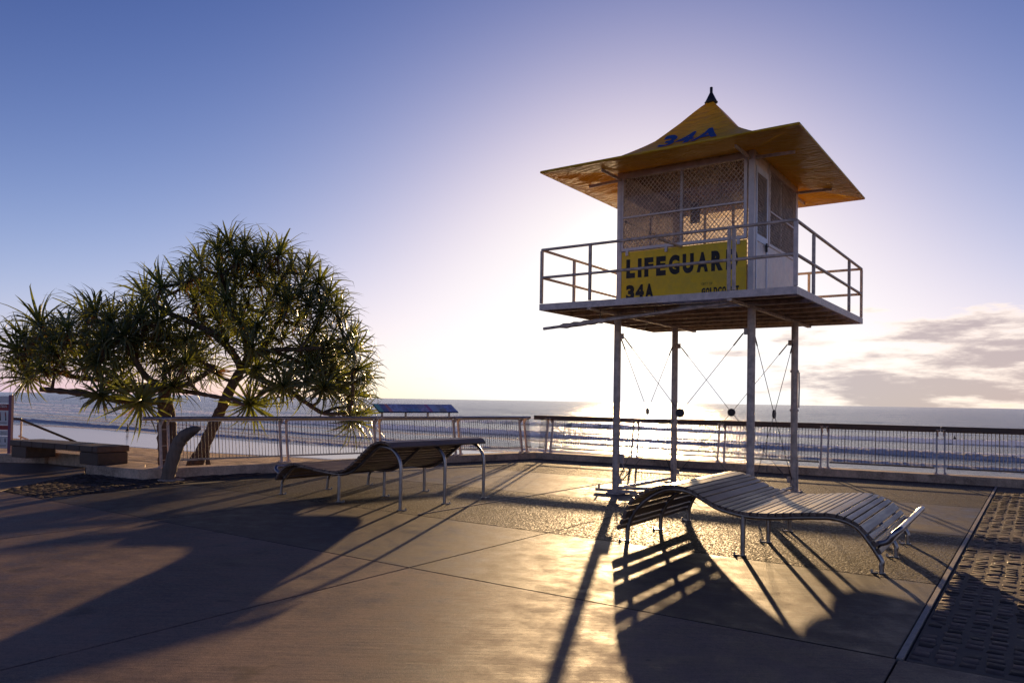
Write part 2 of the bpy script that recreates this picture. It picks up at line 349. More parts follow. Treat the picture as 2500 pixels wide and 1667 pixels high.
def water():
    t = NT('sea_water'); c = t.coord((1, 1, 1), rot=(0, 0, R(38))); c2 = t.coord((0.28, 1, 1), rot=(0, 0, R(38)))
    at = t.n('ShaderNodeAttribute', attribute_name='foam'); foam = at.outputs['Fac']
    thin = t.n('ShaderNodeAttribute', attribute_name='thin')
    h1 = t.noise(c2, 0.16, 3, 0.5); h2 = t.noise(c2, 0.75, 4, 0.6); h3 = t.noise(c2, 3.0, 3, 0.6)
    h0 = t.noise(t.coord((0.5, 1, 1), rot=(0, 0, R(38))), 0.05, 9, 0.72); b = t.bump(h0, 0.9, 2.6); b = t.bump(h1, 0.4, 0.8, b); b = t.bump(h2, 0.4, 0.22, b); b = t.bump(h3, 0.35, 0.05, b)
    pt = t.noise(c2, 0.045, 5, 0.6)
    col = t.mix(thin.outputs['Fac'], (0.105, 0.150, 0.165), (0.20, 0.29, 0.10))
    w = t.bsdf(col, 0.22, 0, b, 0.5, 1.33)
    fb = t.bump(t.noise(c, 1.6, 6, 0.7), 1.0, 0.5)
    fo1 = t.bsdf((0.94, 0.93, 0.93), 0.8, 0, fb, 0.2); fo2 = t.n('ShaderNodeBsdfTranslucent'); fo2.inputs[0].default_value = (0.92, 0.90, 0.88, 1); t.l(fb, fo2.inputs['Normal'])
    fo = t.n('ShaderNodeMixShader'); fo.inputs[0].default_value = 0.3; t.l(fo1.outputs[0], fo.inputs[1]); t.l(fo2.outputs[0], fo.inputs[2])
    lace = t.rng(t.noise(c, 0.55, 7, 0.7), 0.40, 0.62)
    fm = t.rng(t.math('ADD', t.math('MULTIPLY', foam, 1.5), t.math('MULTIPLY', lace, 0.55)), 0.62, 1.0)
    fm = t.math('MULTIPLY', fm, t.rng(foam, 0.02, 0.25))
    mx = t.n('ShaderNodeMixShader'); t.l(fm, mx.inputs[0]); t.l(w.outputs[0], mx.inputs[1]); t.l(fo.outputs[0], mx.inputs[2])
    return t.fin(mx)
M['water'] = water()

# ------------------------------------------------------------------ ground, kerb, beach, sea
CU = V(math.cos(GA), math.sin(GA)); CN = V(-math.sin(GA), math.cos(GA))
def gp(u, n): q = CU*u + CN*n; return (q.x, q.y)
C0 = V(0.69, 21.06)                                   # corner of the two kerbs
dR = V(math.cos(R(-30.4)), math.sin(R(-30.4))); nR = V(-dR.y, dR.x)
LK = [V(0.69, 21.06), V(-1.46, 19.27), V(-3.5, 17.58), V(-5.35, 15.98), V(-6.95, 14.45)]
def clip(poly, pt, nrm):
    out = []
    for i in range(len(poly)):
        a, b = Vector(poly[i]), Vector(poly[(i+1) % len(poly)]); da, db = (a-pt).dot(nrm), (b-pt).dot(nrm)
        if da <= 0: out.append(tuple(a))
        if da*db < 0: out.append(tuple(a+(b-a)*(da/(da-db))))
    return out
def clip_kerb(poly):
    poly = clip(poly, C0, nR)
    for a, b in zip(LK[:-1], LK[1:]):
        if not poly: break
        d_ = (b-a).normalized(); poly = clip(poly, a, V(d_.y, -d_.x)) if V(d_.y, -d_.x).dot(V(-0.7, 0.7)) > 0 else clip(poly, a, V(-d_.y, d_.x))
    return poly
prom = MB()
ER = C0+dR*60
prom.add([(*q, -0.03) for q in [(-60, -50), (60, -50), tuple(ER), tuple(C0), *[tuple(q) for q in LK[1:]], (-8.53, 15.29), (-9.25, 16.55), (-10.57, 17.3), (-11.6, 17.35), (-60, 45.4)]],
         [tuple(range(13))])
prom = tag(prom.build('promenade', M['joint']), kind='structure')
def shrink(poly, g):
    c = sum((Vector(q) for q in poly), V(0, 0))/len(poly); n = len(poly); out = []
    A = sum(poly[i][0]*poly[(i+1) % n][1]-poly[(i+1) % n][0]*poly[i][1] for i in range(n)); sg = 1 if A > 0 else -1
    for i in range(n):
        p0, p1, p2 = Vector(poly[i-1]), Vector(poly[i]), Vector(poly[(i+1) % n])
        d1 = (p1-p0).normalized(); d2 = (p2-p1).normalized()
        n1 = V(-d1.y, d1.x)*sg; n2 = V(-d2.y, d2.x)*sg; b = n1+n2
        if b.length < 0.3: b = n1
        k = g/max(0.35, b.normalized().dot(n1)); out.append(tuple(p1+b.normalized()*k))
    return out
def slab(poly, mat, z=0.0, gap=0.006):
    if len(poly) < 3: return
    pl = [poly[0]]
    for q in poly[1:]:
        if (Vector(q)-Vector(pl[-1])).length > 0.02: pl.append(q)
    if (Vector(pl[0])-Vector(pl[-1])).length < 0.02: pl.pop()
    if len(pl) < 3: return
    pl = shrink(pl, gap); n = len(pl)
    A = sum(pl[i][0]*pl[(i+1) % n][1]-pl[(i+1) % n][0]*pl[i][1] for i in range(n))
    if A < 0: pl = pl[::-1]
    if abs(A) < 0.02: return
    inn = shrink(pl, 0.006)
    v = [(x, y, -0.06) for x, y in pl]+[(x, y, z-0.005) for x, y in pl]+[(x, y, z) for x, y in inn]
    f = [tuple(range(2*n, 3*n))]
    for k in range(2): f += [(k*n+i, k*n+(i+1) % n, (k+1)*n+(i+1) % n, (k+1)*n+i) for i in range(n)]
    mb = MB(); mb.add(v, f); return mb.build('paving_slab', mat, prom)
def rect(u0, u1, n0, n1): return [gp(u0, n0), gp(u1, n0), gp(u1, n1), gp(u0, n1)]
UB = [-36, -27, -22.5, -18.1, -13.7, -9.3, -4.91, -0.74, 3.6, 8, 12.4, 21]
for a, b in zip(UB[:-1], UB[1:]):
    for n0, n1 in ((-26, -11), (-11, -1.2), (-1.2, 5.405)): slab(rect(a, b, n0, n1), M['slab_light'])
for n0, n1, mt in ((5.405, 7.88, 'slab_dark'), (7.88, 11.04, 'slab_agg'), (11.04, 14.3, 'slab_dark'), (14.3, 24, 'slab_agg')):
    for a, b in ((-12.4, -9.3), (-9.3, -4.91), (-4.91, -0.755), (3.6, 8), (8, 12.4), (12.4, 21), (21, 34)):
        slab(clip_kerb(rect(a, b, n0, n1)), M[mt])
slab([(-8.28, 12.36), (-8.52, 15.25), (-9.22, 16.5), (-10.6, 17.25), (-11.6, 17.3), (-34, 30.2), (-34, 30.15)], M['slab_light'])
# pale strip let into the paving, and the pale edging beside the setts
mb = MB(); a, b = gp(-7.06, 7.95), gp(-7.02, 14.25); mb.bar((*a, 0.002), (*b, 0.002), 0.028, 0.012); tag(mb.build('joint_strip', M['strip'], prom), 'thin pale strip let into the speckled paving')
mb = MB(); a, b = gp(-0.725, 5.42), gp(-0.725, 16.2)
q = clip_kerb(rect(-0.750, -0.712, 5.42, 20)); mb.prism(q, -0.05, 0.004); mb.build('edging_strip', M['strip'], prom)

# granite setts
def sett_mesh(k):
    rr = random.Random(k); mb = MB(); hx, hy, hz = 0.053, 0.054, 0.05
    j = lambda: rr.uniform(-0.009, 0.009)
    base = [(-hx+j(), -hy+j()), (hx+j(), -hy+j()), (hx+j(), hy+j()), (-hx+j(), hy+j())]; mid = [(x, y) for x, y in base]; top = [(x*0.86+j()*.5, y*0.88+j()*.5) for x, y in base]
    v = [(x, y, -hz) for x, y in base]+[(x, y, -0.008+j()*.4) for x, y in mid]+[(x, y, j()*0.5) for x, y in top]
    f = [(8, 9, 10, 11)]+[(r*4+i, r*4+(i+1) % 4, (r+1)*4+(i+1) % 4, (r+1)*4+i) for r in range(2) for i in range(4)]
    mb.add(v, f, True); return mb
SM = [sett_mesh(k) for k in range(14)]; SMM = [m_.mesh('sett', M['sett']) for m_ in SM]
cells = []; rs = random.Random(3)
u = -0.63
while u < 3.55:
    n = 5.50; off = rs.uniform(0, 0.1)
    while n < 17.6:
        x, y = gp(u+rs.uniform(-.006, .006), n+off)
        if (V(x, y)-C0).dot(nR) < -0.08 and n+off < 17.5: cells.append((x, y))
        n += 0.113
    u += 0.134
field = MB()
qq = clip_kerb(rect(-0.695, 3.6, 5.42, 20)); bed = MB(); bed.prism(qq, -0.06, -0.006)
bed = bed.build('sett_bed', simple('sandy_mortar', (0.12, 0.085, 0.06), 0.95, 0, 0.3, 8, 0.6, 80, kind='pos'), prom)
def vis(c):   # how large the sett shows in the photograph; out of frame comes last
    x, y = c; px = 1250+1855.66*x/y
    return (0 if px < 2502 else 1000)+y
cells.sort(key=vis)
def add_sett(mb, x, y, z=-0.003):
    s = rs.choice(SM); a = GA+rs.uniform(-.05, .05)+rs.choice((0, math.pi)); ca, sa = math.cos(a), math.sin(a); zz_ = z+rs.uniform(-.005, .004)
    mb.add([(x+ca*p[0]-sa*p[1], y+sa*p[0]+ca*p[1], zz_+p[2]) for p in s.v], s.f, True)
for x, y in cells[:300]:
    link('sett', rs.choice(SMM), prom, (x, y, -0.003+rs.uniform(-.005, .004)), (rs.uniform(-.03, .03), rs.uniform(-.03, .03), GA+rs.uniform(-.05, .05)+rs.choice((0, math.pi))))
for x, y in cells[300:]: add_sett(field, x, y)
def sett_stuff_mat():
    t = NT('granite_setts_field'); c = t.coord(); col = t.vor(c, 8.2, 'Color'); sc = t.n('ShaderNodeSeparateColor'); t.l(col, sc.inputs[0])
    cc = t.mix(sc.outputs[0], (0.018, 0.013, 0.011), (0.12, 0.085, 0.068)); nb = t.bump(t.noise(c, 55, 4, 0.6), 0.6, 0.004)
    return t.fin(t.bsdf(cc, 0.85, 0, nb, 0.2))
M['setts'] = sett_stuff_mat()
tag(field.build('sett_field', M['setts'], prom), kind='stuff')
left = MB(); u = -16.6
PL = [(-8.25, 12.33), (-7.2, 11.63), (-5.1, 15.98), (-5.55, 15.8), (-6.95, 14.35), (-8.5, 15.2)]
def inside(x, y, poly):
    r_ = False
    for i in range(len(poly)):
        (x1, y1), (x2, y2) = poly[i-1], poly[i]
        if (y1 > y) != (y2 > y) and x < (x2-x1)*(y-y1)/(y2-y1)+x1: r_ = not r_
    return r_
while u < -12.4:
    n = 5.45; off = rs.uniform(0, .1)
    while n < 12:
        x, y = gp(u, n+off)
        if inside(x, y, PL): add_sett(left, x, y)
        n += 0.113
    u += 0.134
tag(left.build('sett_strip', M['setts'], prom), kind='stuff')
mb = MB(); mb.prism(PL, -0.06, -0.012); mb.build('sett_bed', bed.data.materials[0], prom)

# kerb
kerb = tag(empty('kerb'), kind='structure')
def kerb_block(inner, outer, z1=0.17, z0=-1.6):
    poly = [tuple(q) for q in inner]+[tuple(q) for q in reversed(outer)]
    mb = MB(); mb.prism(poly, z0, z1); return mb.build('kerb_block', M['kerb'], kerb, bevel=0.012)
KW = 0.40
t_ = 0.0; first = True
nLv = [V(-(b-a).normalized().y, (b-a).normalized().x)*-1 for a, b in zip(LK[:-1], LK[1:])]
nLv = [n_ if n_.dot(V(-1, 1)) > 0 else -n_ for n_ in nLv]
mit = (nR+nLv[0]).normalized(); CO = C0+mit*(KW/mit.dot(nR))
for ln in (6.2, 5.6, 6.4, 8, 8):
    a, b = C0+dR*t_, C0+dR*(t_+ln-0.012)
    kerb_block([a, b], [CO if first else a+nR*KW, b+nR*KW]); t_ += ln; first = False
outL = [CO]+[LK[i]+((nLv[i-1]+nLv[i])/2).normalized()*KW for i in range(1, 4)]+[LK[4]+nLv[3]*KW]
def lerp(a, b, t): return a+(b-a)*t
cut = lerp(LK[3], LK[4], 0.80); cuto = lerp(outL[3], outL[4], 0.80)
kerb_block([LK[0], LK[1], lerp(LK[1], LK[2], .5)], [outL[0], outL[1], lerp(outL[1], outL[2], .5)])
g_ = (LK[2]-LK[1]).normalized()*0.012
kerb_block([lerp(LK[1], LK[2], .5)+g_, LK[2], LK[3], cut], [lerp(outL[1], outL[2], .5)+g_, outL[2], outL[3], cuto])
g_ = (LK[4]-LK[3]).normalized()*0.05
kerb_block([cut+g_, V(-6.93, 14.56), V(-7.1, 14.5), V(-8.53, 15.29)], [cuto+g_, V(-7.2, 15.0), V(-7.45, 15.55), V(-8.16, 16.1)])
kerb_block([V(-10.59, 17.3), V(-11.6, 17.3), V(-15.5, 19.5)], [V(-10.25, 17.85), V(-11.3, 18.1), V(-15.2, 20.3)])

# beach
NS = V(0.5, 0.866)
def sand_z(c):
    return np.interp(c, [0, 9, 55, 88, 135], [-0.1, -0.12, -4.6, -5.5, -8.5])
def beach():
    cs = np.concatenate([np.linspace(8, 30, 70), np.linspace(30.5, 95, 110), np.linspace(97, 135, 10)])
    ss = np.concatenate([np.linspace(-900, -130, 50), np.linspace(-128, 40, 260), np.linspace(45, 400, 30)])
    c, s = np.meshgrid(cs, ss, indexing='ij'); x = c*0.5+s*0.866; y = c*0.866-s*0.5
    z = sand_z(c); k = np.clip((56-c)/10, 0, 1)
    z = z + k*(0.05*np.sin(c*2.1+np.sin(s*.3)*1.5)+0.035*np.sin(c*5.3+s*.21+np.sin(s*.9))+0.03*np.sin(s*1.7+c*.7))*np.clip((c-9.5)/3, 0, 1)
    z = z + 0.10*np.sin(s*0.06+c*0.05)*np.clip((c-50)/10, 0, 1)
    me = bpy.data.meshes.new('beach'); h, w = c.shape; idx = np.arange(h*w).reshape(h, w)
    f = np.stack([idx[:-1, :-1], idx[:-1, 1:], idx[1:, 1:], idx[1:, :-1]], -1).reshape(-1, 4)[:, ::-1]
    me.from_pydata(np.stack([x, y, z], -1).reshape(-1, 3).tolist(), [], f.tolist()); me.polygons.foreach_set('use_smooth', [True]*len(f))
    at = me.attributes.new('wet', 'FLOAT', 'POINT'); edge = 54+1.6*np.sin(s*.08)+0.8*np.sin(s*.21+1)
    at.data.foreach_set('value', np.clip((c-edge)/2.2, 0, 1).ravel().astype(np.float32))
    me.materials.append(M['sand']); me.update(); return link('beach', me)
tag(beach(), kind='structure')

SEA_Z = -5.5
def sea():
    ds = np.concatenate([np.arange(48, 215, 0.55), 215*np.exp(np.linspace(0.004, math.log(30000/215), 270))])
    an = np.radians(np.concatenate([np.linspace(-75, -38, 60), np.linspace(-37.8, 38, 460), np.linspace(38.4, 75, 60)]))
    d, a = np.meshgrid(ds, an, indexing='ij'); x = d*np.sin(a); y = d*np.cos(a)
    cw = .643*x+.766*y; s = .766*x-.643*y
    def wig(s, seed):
        r_ = np.random.RandomState(seed); o = np.zeros_like(s)
        for k in range(6): w_ = 0.012*2**k*r_.uniform(.8, 1.2); o += np.sin(s*w_+r_.uniform(0, 6.3))/(1.65**k)
        return o
    z = np.zeros_like(x); foam = np.zeros_like(x); thin = np.zeros_like(x)
    #        centre, height, front, back, wiggle, break level, seed
    waves = [(176, 1.25, 1.1, 5.5, 4.0, 0.35, 1), (121, 1.0, 0.9, 4.5, 2.5, 0.5, 2), (106, 0.5, 0.8, 3.2, 2.5, 0.2, 3), (137, 0.5, 1.0, 4.0, 3.5, 0.2, 8),
             (67, 0.65, 0.8, 3.0, 1.8, 1.2, 4), (88, 0.28, 0.7, 2.6, 2.2, 0.6, 5), (225, 0.9, 2.2, 8.0, 6.0, -0.9, 6), (300, 0.7, 4, 10, 7, -2.0, 7), (78, 0.18, 0.6, 2.4, 1.5, 0.8, 9)]
    for c_, A, wf, wb, wg, bl, sd_ in waves:
        e = cw-c_-wg*wig(s, sd_)*0.6
        amp = 0.58*A*np.clip(0.72+0.45*wig(s, sd_+20), 0.12, 1.4)
        pr = np.where(e > 0, np.exp(-(e/wb)**2), np.exp(-(e/wf)**2))
        B = np.clip(0.75+bl+0.55*wig(s, sd_+40), 0, 1)
        jit = np.random.RandomState(sd_).uniform(-1, 1, x.shape)*0.18*B*np.clip(A, .3, 1)
        z += amp*pr + jit*pr
        foam = np.maximum(foam, B*np.clip((e+2.0*wf)/(0.9*wf), 0, 1)*np.clip((2.2-e)/1.6, 0, 1))
        foam = np.maximum(foam, 0.26*B*np.clip((e+9)/5, 0, 1)*np.clip((1-e)/1.2, 0, 1))
        foam = np.maximum(foam, 0.16*B*np.clip((10-e)/9, 0, 1)*(e > 0))
        thin = np.maximum(thin, (1-B)*np.clip(amp-.45, 0, 1)*np.exp(-((e+0.3*wf)/(0.9*wf))**2))
    sw = 0.10*np.sin(cw*0.21+1.3*wig(s, 60))+0.07*np.sin(cw*0.36+s*.04+wig(s, 61))
    z += sw*np.clip(1-(d-500)/700, 0, 1)
    far = np.clip((d-190)/120, 0, 1)*np.clip(1-(d-1500)/2500, 0, 1)
    z += far*(0.26*np.sin(cw*0.095+1.6*wig(s*.6, 70))*np.clip(.6+.7*wig(s*.5+cw*.02, 73), 0, 1.5)+0.16*np.sin(cw*0.16+s*.015+1.8*wig(s*.8, 71)))
    # swash foam by the edge of the sand
    c = 0.5*x+0.866*y; eg = c-(88+1.5*np.sin(.07*(x*.866-y*.5)))
    foam = np.maximum(foam, 0.75*np.exp(-((eg-1.5)/2.5)**2))
    me = bpy.data.meshes.new('sea'); h, w = x.shape; idx = np.arange(h*w).reshape(h, w)
    f = np.stack([idx[:-1, :-1], idx[:-1, 1:], idx[1:, 1:], idx[1:, :-1]], -1).reshape(-1, 4)[:, ::-1]
    me.from_pydata(np.stack([x, y, z+SEA_Z], -1).reshape(-1, 3).tolist(), [], f.tolist()); me.polygons.foreach_set('use_smooth', [True]*len(f))
    for nm, arr in (('foam', foam), ('thin', np.clip(thin*1.6, 0, 1))):
        at = me.attributes.new(nm, 'FLOAT', 'POINT'); at.data.foreach_set('value', arr.ravel().astype(np.float32))
    me.materials.append(M['water']); me.update(); return link('sea', me)
tag(sea(), kind='structure')

# ------------------------------------------------------------------ fences
def rod_mesh(name, L, r, mat, n=6):
    mb = MB(); mb.tube([(0, 0, 0), (0, 0, L)], r, n); return mb.mesh(name, mat)
def fence(name, label, pts, outs, timber, lo=0.0, hi=0.0, skip=()):
    """pts: post positions along the kerb; outs: outward normal at each; the screens lean out to sea"""
    root = tag(empty(name, (*pts[0], 0.17)), label, 'fence'); O = V(*pts[0], 0.17)
    Pt = M['baluster']; PM = M['post_timber_side'] if timber else M['galv']
    LEAN, ZT, ZB = 0.15, 0.905, 0.13
    def at(i, f, z, extra=0.0):          # bay i, fraction f, height above kerb
        p = pts[i]+(pts[i+1]-pts[i])*f; o = (outs[i]+(outs[i+1]-outs[i])*f).normalized()
        q = p+o*(LEAN*z/0.9+extra); return V(q.x, q.y, z+0.17)-O
    nb = len(pts)-1
    for i in range(len(pts)):
        if i in skip: continue
        j, f = (i, 0.0) if i < nb else (nb-1, 1.0)
        d = (pts[j+1]-pts[j]).normalized(); d3 = V(d.x, d.y, 0)
        o2 = outs[i]; o3 = V(o2.x, o2.y, 0)
        mb = MB()
        for s in (-0.075, 0.075):
            a = at(j, f, 0.0)+d3*s; b = at(j, f, 0.90)+d3*s
            mb.bar(a, b, 0.07, 0.034, upv=d3)
        for z in (0.14, 0.42, 0.74): mb.bar(at(j, f, z)-d3*0.055, at(j, f, z)+d3*0.055, 0.012, 0.012)
        post = mb.build('post', PM, root)
        bp = MB(); bp.box(at(j, f, 0.006), (0.24, 0.15, 0.012), (d3, o3, V(0, 0, 1)))
        for sx in (-0.1, 0.1):
            for sy in (-0.05, 0.05): bp.tube([at(j, f, 0.01)+d3*sx+o3*sy, at(j, f, 0.04)+d3*sx+o3*sy], 0.011, 6)
        bp.build('base_plate', M['galv_pale'], post)
        br = MB(); tip = at(j, f, 0.93, -0.02)
        for s in (-0.055, 0.055):
            A_ = at(j, f, 0.80)+d3*s; B_ = at(j, f, 0.945)+d3*s; D_ = B_-o3*0.20
            br.add([A_, B_, D_], [(0, 1, 2)]); br.add([A_+d3*.01, B_+d3*.01, D_+d3*.01], [(2, 1, 0)]); br.bar(D_, A_, 0.02, 0.012)
        br.bar(at(j, f, 0.945)-o3*0.10-d3*.09, at(j, f, 0.945)-o3*0.10+d3*.09, 0.2, 0.01); br.build('bracket', M['galv_pale'], post)
    rods = {}
    for i in range(nb):
        L = (pts[i+1]-pts[i]).length; d = (pts[i+1]-pts[i]).normalized(); d3 = V(d.x, d.y, 0); f0, f1 = 0.11/L, 1-0.11/L
        for nm, z, hh in (('bottom_rail', ZB, 0.035), ('top_rail', ZT, 0.03)):
            mb = MB(); mb.bar(at(i, f0, z), at(i, f1, z), 0.03, hh); mb.build(nm, Pt if timber else M['steel'], root)
        n = max(3, round(30*L/2.36))
        for k in range(n):
            f = f0+(f1-f0)*(k+0.5)/n; thick = k % 9 == 4
            a = at(i, f, ZB); b = at(i, f, ZT); L_ = (b-a).length
            me = rods.setdefault(thick, rod_mesh('baluster', L_, 0.010 if thick else 0.0062, Pt))
            ob = link('baluster', me, root, a); ob.rotation_mode = 'QUATERNION'; ob.rotation_quaternion = (b-a).to_track_quat('Z', 'Y')
    # handrail
    ext0 = (pts[0]-pts[1]).normalized()*lo; ext1 = (pts[-1]-pts[-2]).normalized()*hi
    hp = [pts[0]+ext0]+list(pts[1:-1])+[pts[-1]+ext1]; oo = [outs[0]]+list(outs[1:-1])+[outs[-1]]
    rail = [V(p.x+o.x*0.10, p.y+o.y*0.10, 0.0)-V(O.x, O.y, 0) for p, o in zip(hp, oo)]
    if timber:
        for a, b in zip(rail[:-1], rail[1:]):
            g = (b-a).normalized()*0.004; mb = MB(); mb.bar(a+g+V(0, 0, 1.130-.17), b-g+V(0, 0, 1.130-.17), 0.17, 0.118); mb.build('handrail', M['rail_wood'], root, bevel=0.012)
    else:
        for a, b in zip(rail[:-1], rail[1:]):
            d = (b-a).normalized(); sd_ = V(-d.y, d.x, 0); mb = MB(); rr = []
            for q in (a+d*.002, b-d*.002):
                for k in range(12):
                    t = 2*math.pi*k/12; rr.append(q+sd_*(0.065*math.cos(t))+V(0, 0, 1.125-.17+0.038*math.sin(t)))
            mb.add(rr, [(k, (k+1) % 12, 12+(k+1) % 12, 12+k) for k in range(12)], True); mb.add(rr[:12], [tuple(range(12))]); mb.add(rr[12:], [tuple(range(12))])
            mb.build('handrail', M['steel'], root)
    return root
PO = 0.20
CP = CO+(C0-CO)*0.45
rp = [CP]+[C0+dR*t+nR*PO for t in (0.27, 2.80, 5.05, 7.42, 9.75, 12.1, 14.5, 16.9, 19.3)]
fence('timber_topped_fence', 'fence with dark timber handrail and leaning thin balusters on the kerb right of the corner', rp, [nR]*len(rp), True, lo=0.06, hi=0.3, skip=(0,))
lp = [V(-6.80, 15.0), V(-4.96, 16.72), V(-3.15, 18.2), V(-1.36, 19.72), V(0.38, 21.16), CP]
lo_ = []
for i in range(6):
    d = (lp[min(i+1, 5)]-lp[max(i-1, 0)]).normalized(); lo_.append(V(-d.y, d.x))
fence('steel_railed_fence', 'fence with flat steel handrail and thin balusters left of the corner, before the trees', lp, lo_, False, lo=0.42, hi=-0.12, skip=(5,))
# information panel on the left fence
ip = empty('information_board', (lp[2].x, lp[2].y, 0.0)); tag(ip, 'long tilted picture board on short stems above the steel handrail', 'information board')
dd = (lp[3]-lp[2]).normalized(); d3 = V(dd.x, dd.y, 0); o3 = V(-dd.y, dd.x, 0); base = V(lp[2].x, lp[2].y, 0)
W0, W1 = 0.02, 2.38; face = MB(); yb, yt = 0.06, 0.40; zb_, zt_ = 1.265, 1.462
def bp(u, v): return d3*u + o3*(yb+(yt-yb)*v) + V(0, 0, zb_+(zt_-zb_)*v)
nrm_ = (bp(1, 0)-bp(0, 0)).cross(bp(0, 1)-bp(0, 0)).normalized()
cols = [((0.06, 0.28, 0.17), 0.0, 0.055), ((0.03, 0.03, 0.07), 0.055, 0.125), ((0.42, 0.09, 0.04), 0.125, 0.165), ((0.10, 0.11, 0.17), 0.165, 0.33), ((0.05, 0.06, 0.12), 0.33, 0.52),
        ((0.12, 0.10, 0.14), 0.52, 0.63), ((0.26, 0.02, 0.11), 0.63, 0.67), ((0.22, 0.27, 0.34), 0.67, 0.76), ((0.10, 0.10, 0.12), 0.76, 0.86), ((0.06, 0.08, 0.16), 0.86, 1.0)]
bd = MB(); c_ = (bp(W0, 0)+bp(W1, 1))/2 - nrm_*0.012
bd.box(c_, (W1-W0, (bp(0, 1)-bp(0, 0)).length, 0.02), (d3, (bp(0, 1)-bp(0, 0)).normalized(), nrm_)); bd.build('panel', M['black_metal'], ip)
def printmat(i, col):
    t = NT('printed_picture_%s' % ('abcdefghij'[i])); c = t.coord(kind='pos'); n = t.noise(c, 14, 6, 0.7); n2 = t.noise(c, 4, 3, 0.5)
    cc = t.mix(t.rng(n, 0.42, 0.6), col, tuple(min(1, x*2.2+0.07) for x in col)) if i in (1, 3, 4, 5, 8, 9) else t.mix(t.rng(n2, 0.3, 0.7), col, tuple(x*0.8 for x in col))
    cc = t.mix(0.3, cc, (0.5, 0.46, 0.55)); return t.fin(t.bsdf(cc, 0.3, 0, None, 0.5))  # pale lavender of the reflected sky mixed into the print colours
pf = MB(); pm_ = []
L_ = W1-W0
for i, (col, a, b) in enumerate(cols):
    pm_.append(printmat(i, tuple(min(.9, x*2.3) for x in col))); e_ = nrm_*0.003
    pf.add([bp(W0+.012+a*(L_-.024), .03)+e_, bp(W0+.012+b*(L_-.024), .03)+e_, bp(W0+.012+b*(L_-.024), .97)+e_, bp(W0+.012+a*(L_-.024), .97)+e_], [(0, 1, 2, 3)], mi=i)
pm_.append(printmat(5, (0.05, 0.20, 0.30))); pf.add([bp(W0+.36*L_, .05)+nrm_*.005, bp(W0+.50*L_, .05)+nrm_*.005, bp(W0+.50*L_, .38)+nrm_*.005, bp(W0+.36*L_, .38)+nrm_*.005], [(0, 1, 2, 3)], mi=10)
pm_.append(printmat(2, (0.38, 0.30, 0.15))); pf.add([bp(W0+.77*L_, .06)+nrm_*.005, bp(W0+.855*L_, .06)+nrm_*.005, bp(W0+.855*L_, .4)+nrm_*.005, bp(W0+.77*L_, .4)+nrm_*.005], [(0, 1, 2, 3)], mi=11)
pf.build('printed_pictures', pm_, ip)
for u in (0.13, 0.80, 1.46, 2.12):
    mb = MB(); mb.bar(d3*u+o3*.12+V(0, 0, 1.13), d3*u+o3*.12+V(0, 0, 1.29), 0.05, 0.02, upv=o3); mb.build('stem', M['galv'], ip)

# ------------------------------------------------------------------ loungers
PR = [(-.115, .145), (-.085, .20), (-.05, .275), (.015, .42), (.08, .505), (.17, .575), (.305, .642), (.467, .69), (.587, .698), (.706, .685), (.822, .646), (.938, .585), (1.05, .533), (1.2, .497), (1.343, .478), (1.59, .484), (1.88, .518), (2.14, .542), (2.253, .538), (2.33, .523), (2.408, .494), (2.475, .455), (2.542, .387), (2.60, .326), (2.643, .253), (2.675, .193), (2.69, .146)]
PLo = [(.06, .895), (.115, .945), (.19, .972), (.297, .98), (.423, .955), (.56, .885), (.76, .735), (.96, .59), (1.10, .52), (1.25, .488), (1.44, .482), (1.8, .505), (2.08, .533), (2.25, .538), (2.40, .51), (2.54, .45), (2.65, .35), (2.73, .25), (2.78, .165)]
def resample(prof):
    P = catmull([(a, 0, b) for a, b in prof], 12); acc = [0]
    for a, b in zip(P[:-1], P[1:]): acc.append(acc[-1]+(b-a).length)
    def at(s):
        s = max(0, min(acc[-1]-1e-6, s)); i = max(k for k in range(len(acc)-1) if acc[k] <= s)
        t = (s-acc[i])/(acc[i+1]-acc[i]); a = P[max(i-2, 0)]; b = P[min(i+3, len(P)-1)]
        return P[i]+(P[i+1]-P[i])*t, (b-a).normalized()
    return at, acc[-1]
TW = 0.035
def slat_mesh(w, L=2.17):
    mb = MB(); c = 0.005; h = TW/2; hw = w/2; pr = [(-hw+c, -h), (hw-c, -h), (hw, -h+c), (hw, h-c), (hw-c, h), (-hw+c, h), (-hw, h-c), (-hw, -h+c)]
    v = [(x, -L/2, z) for x, z in pr]+[(x, L/2, z) for x, z in pr]
    mb.add(v, [tuple(range(8)), tuple(reversed(range(8, 16)))]+[(i, 8+i, 8+(i+1) % 8, (i+1) % 8) for i in range(8)]); return mb.mesh('slat', M['slat'])
WN_, WW = 0.058, 0.098
SL = {WN_: slat_mesh(WN_), WW: slat_mesh(WW)}
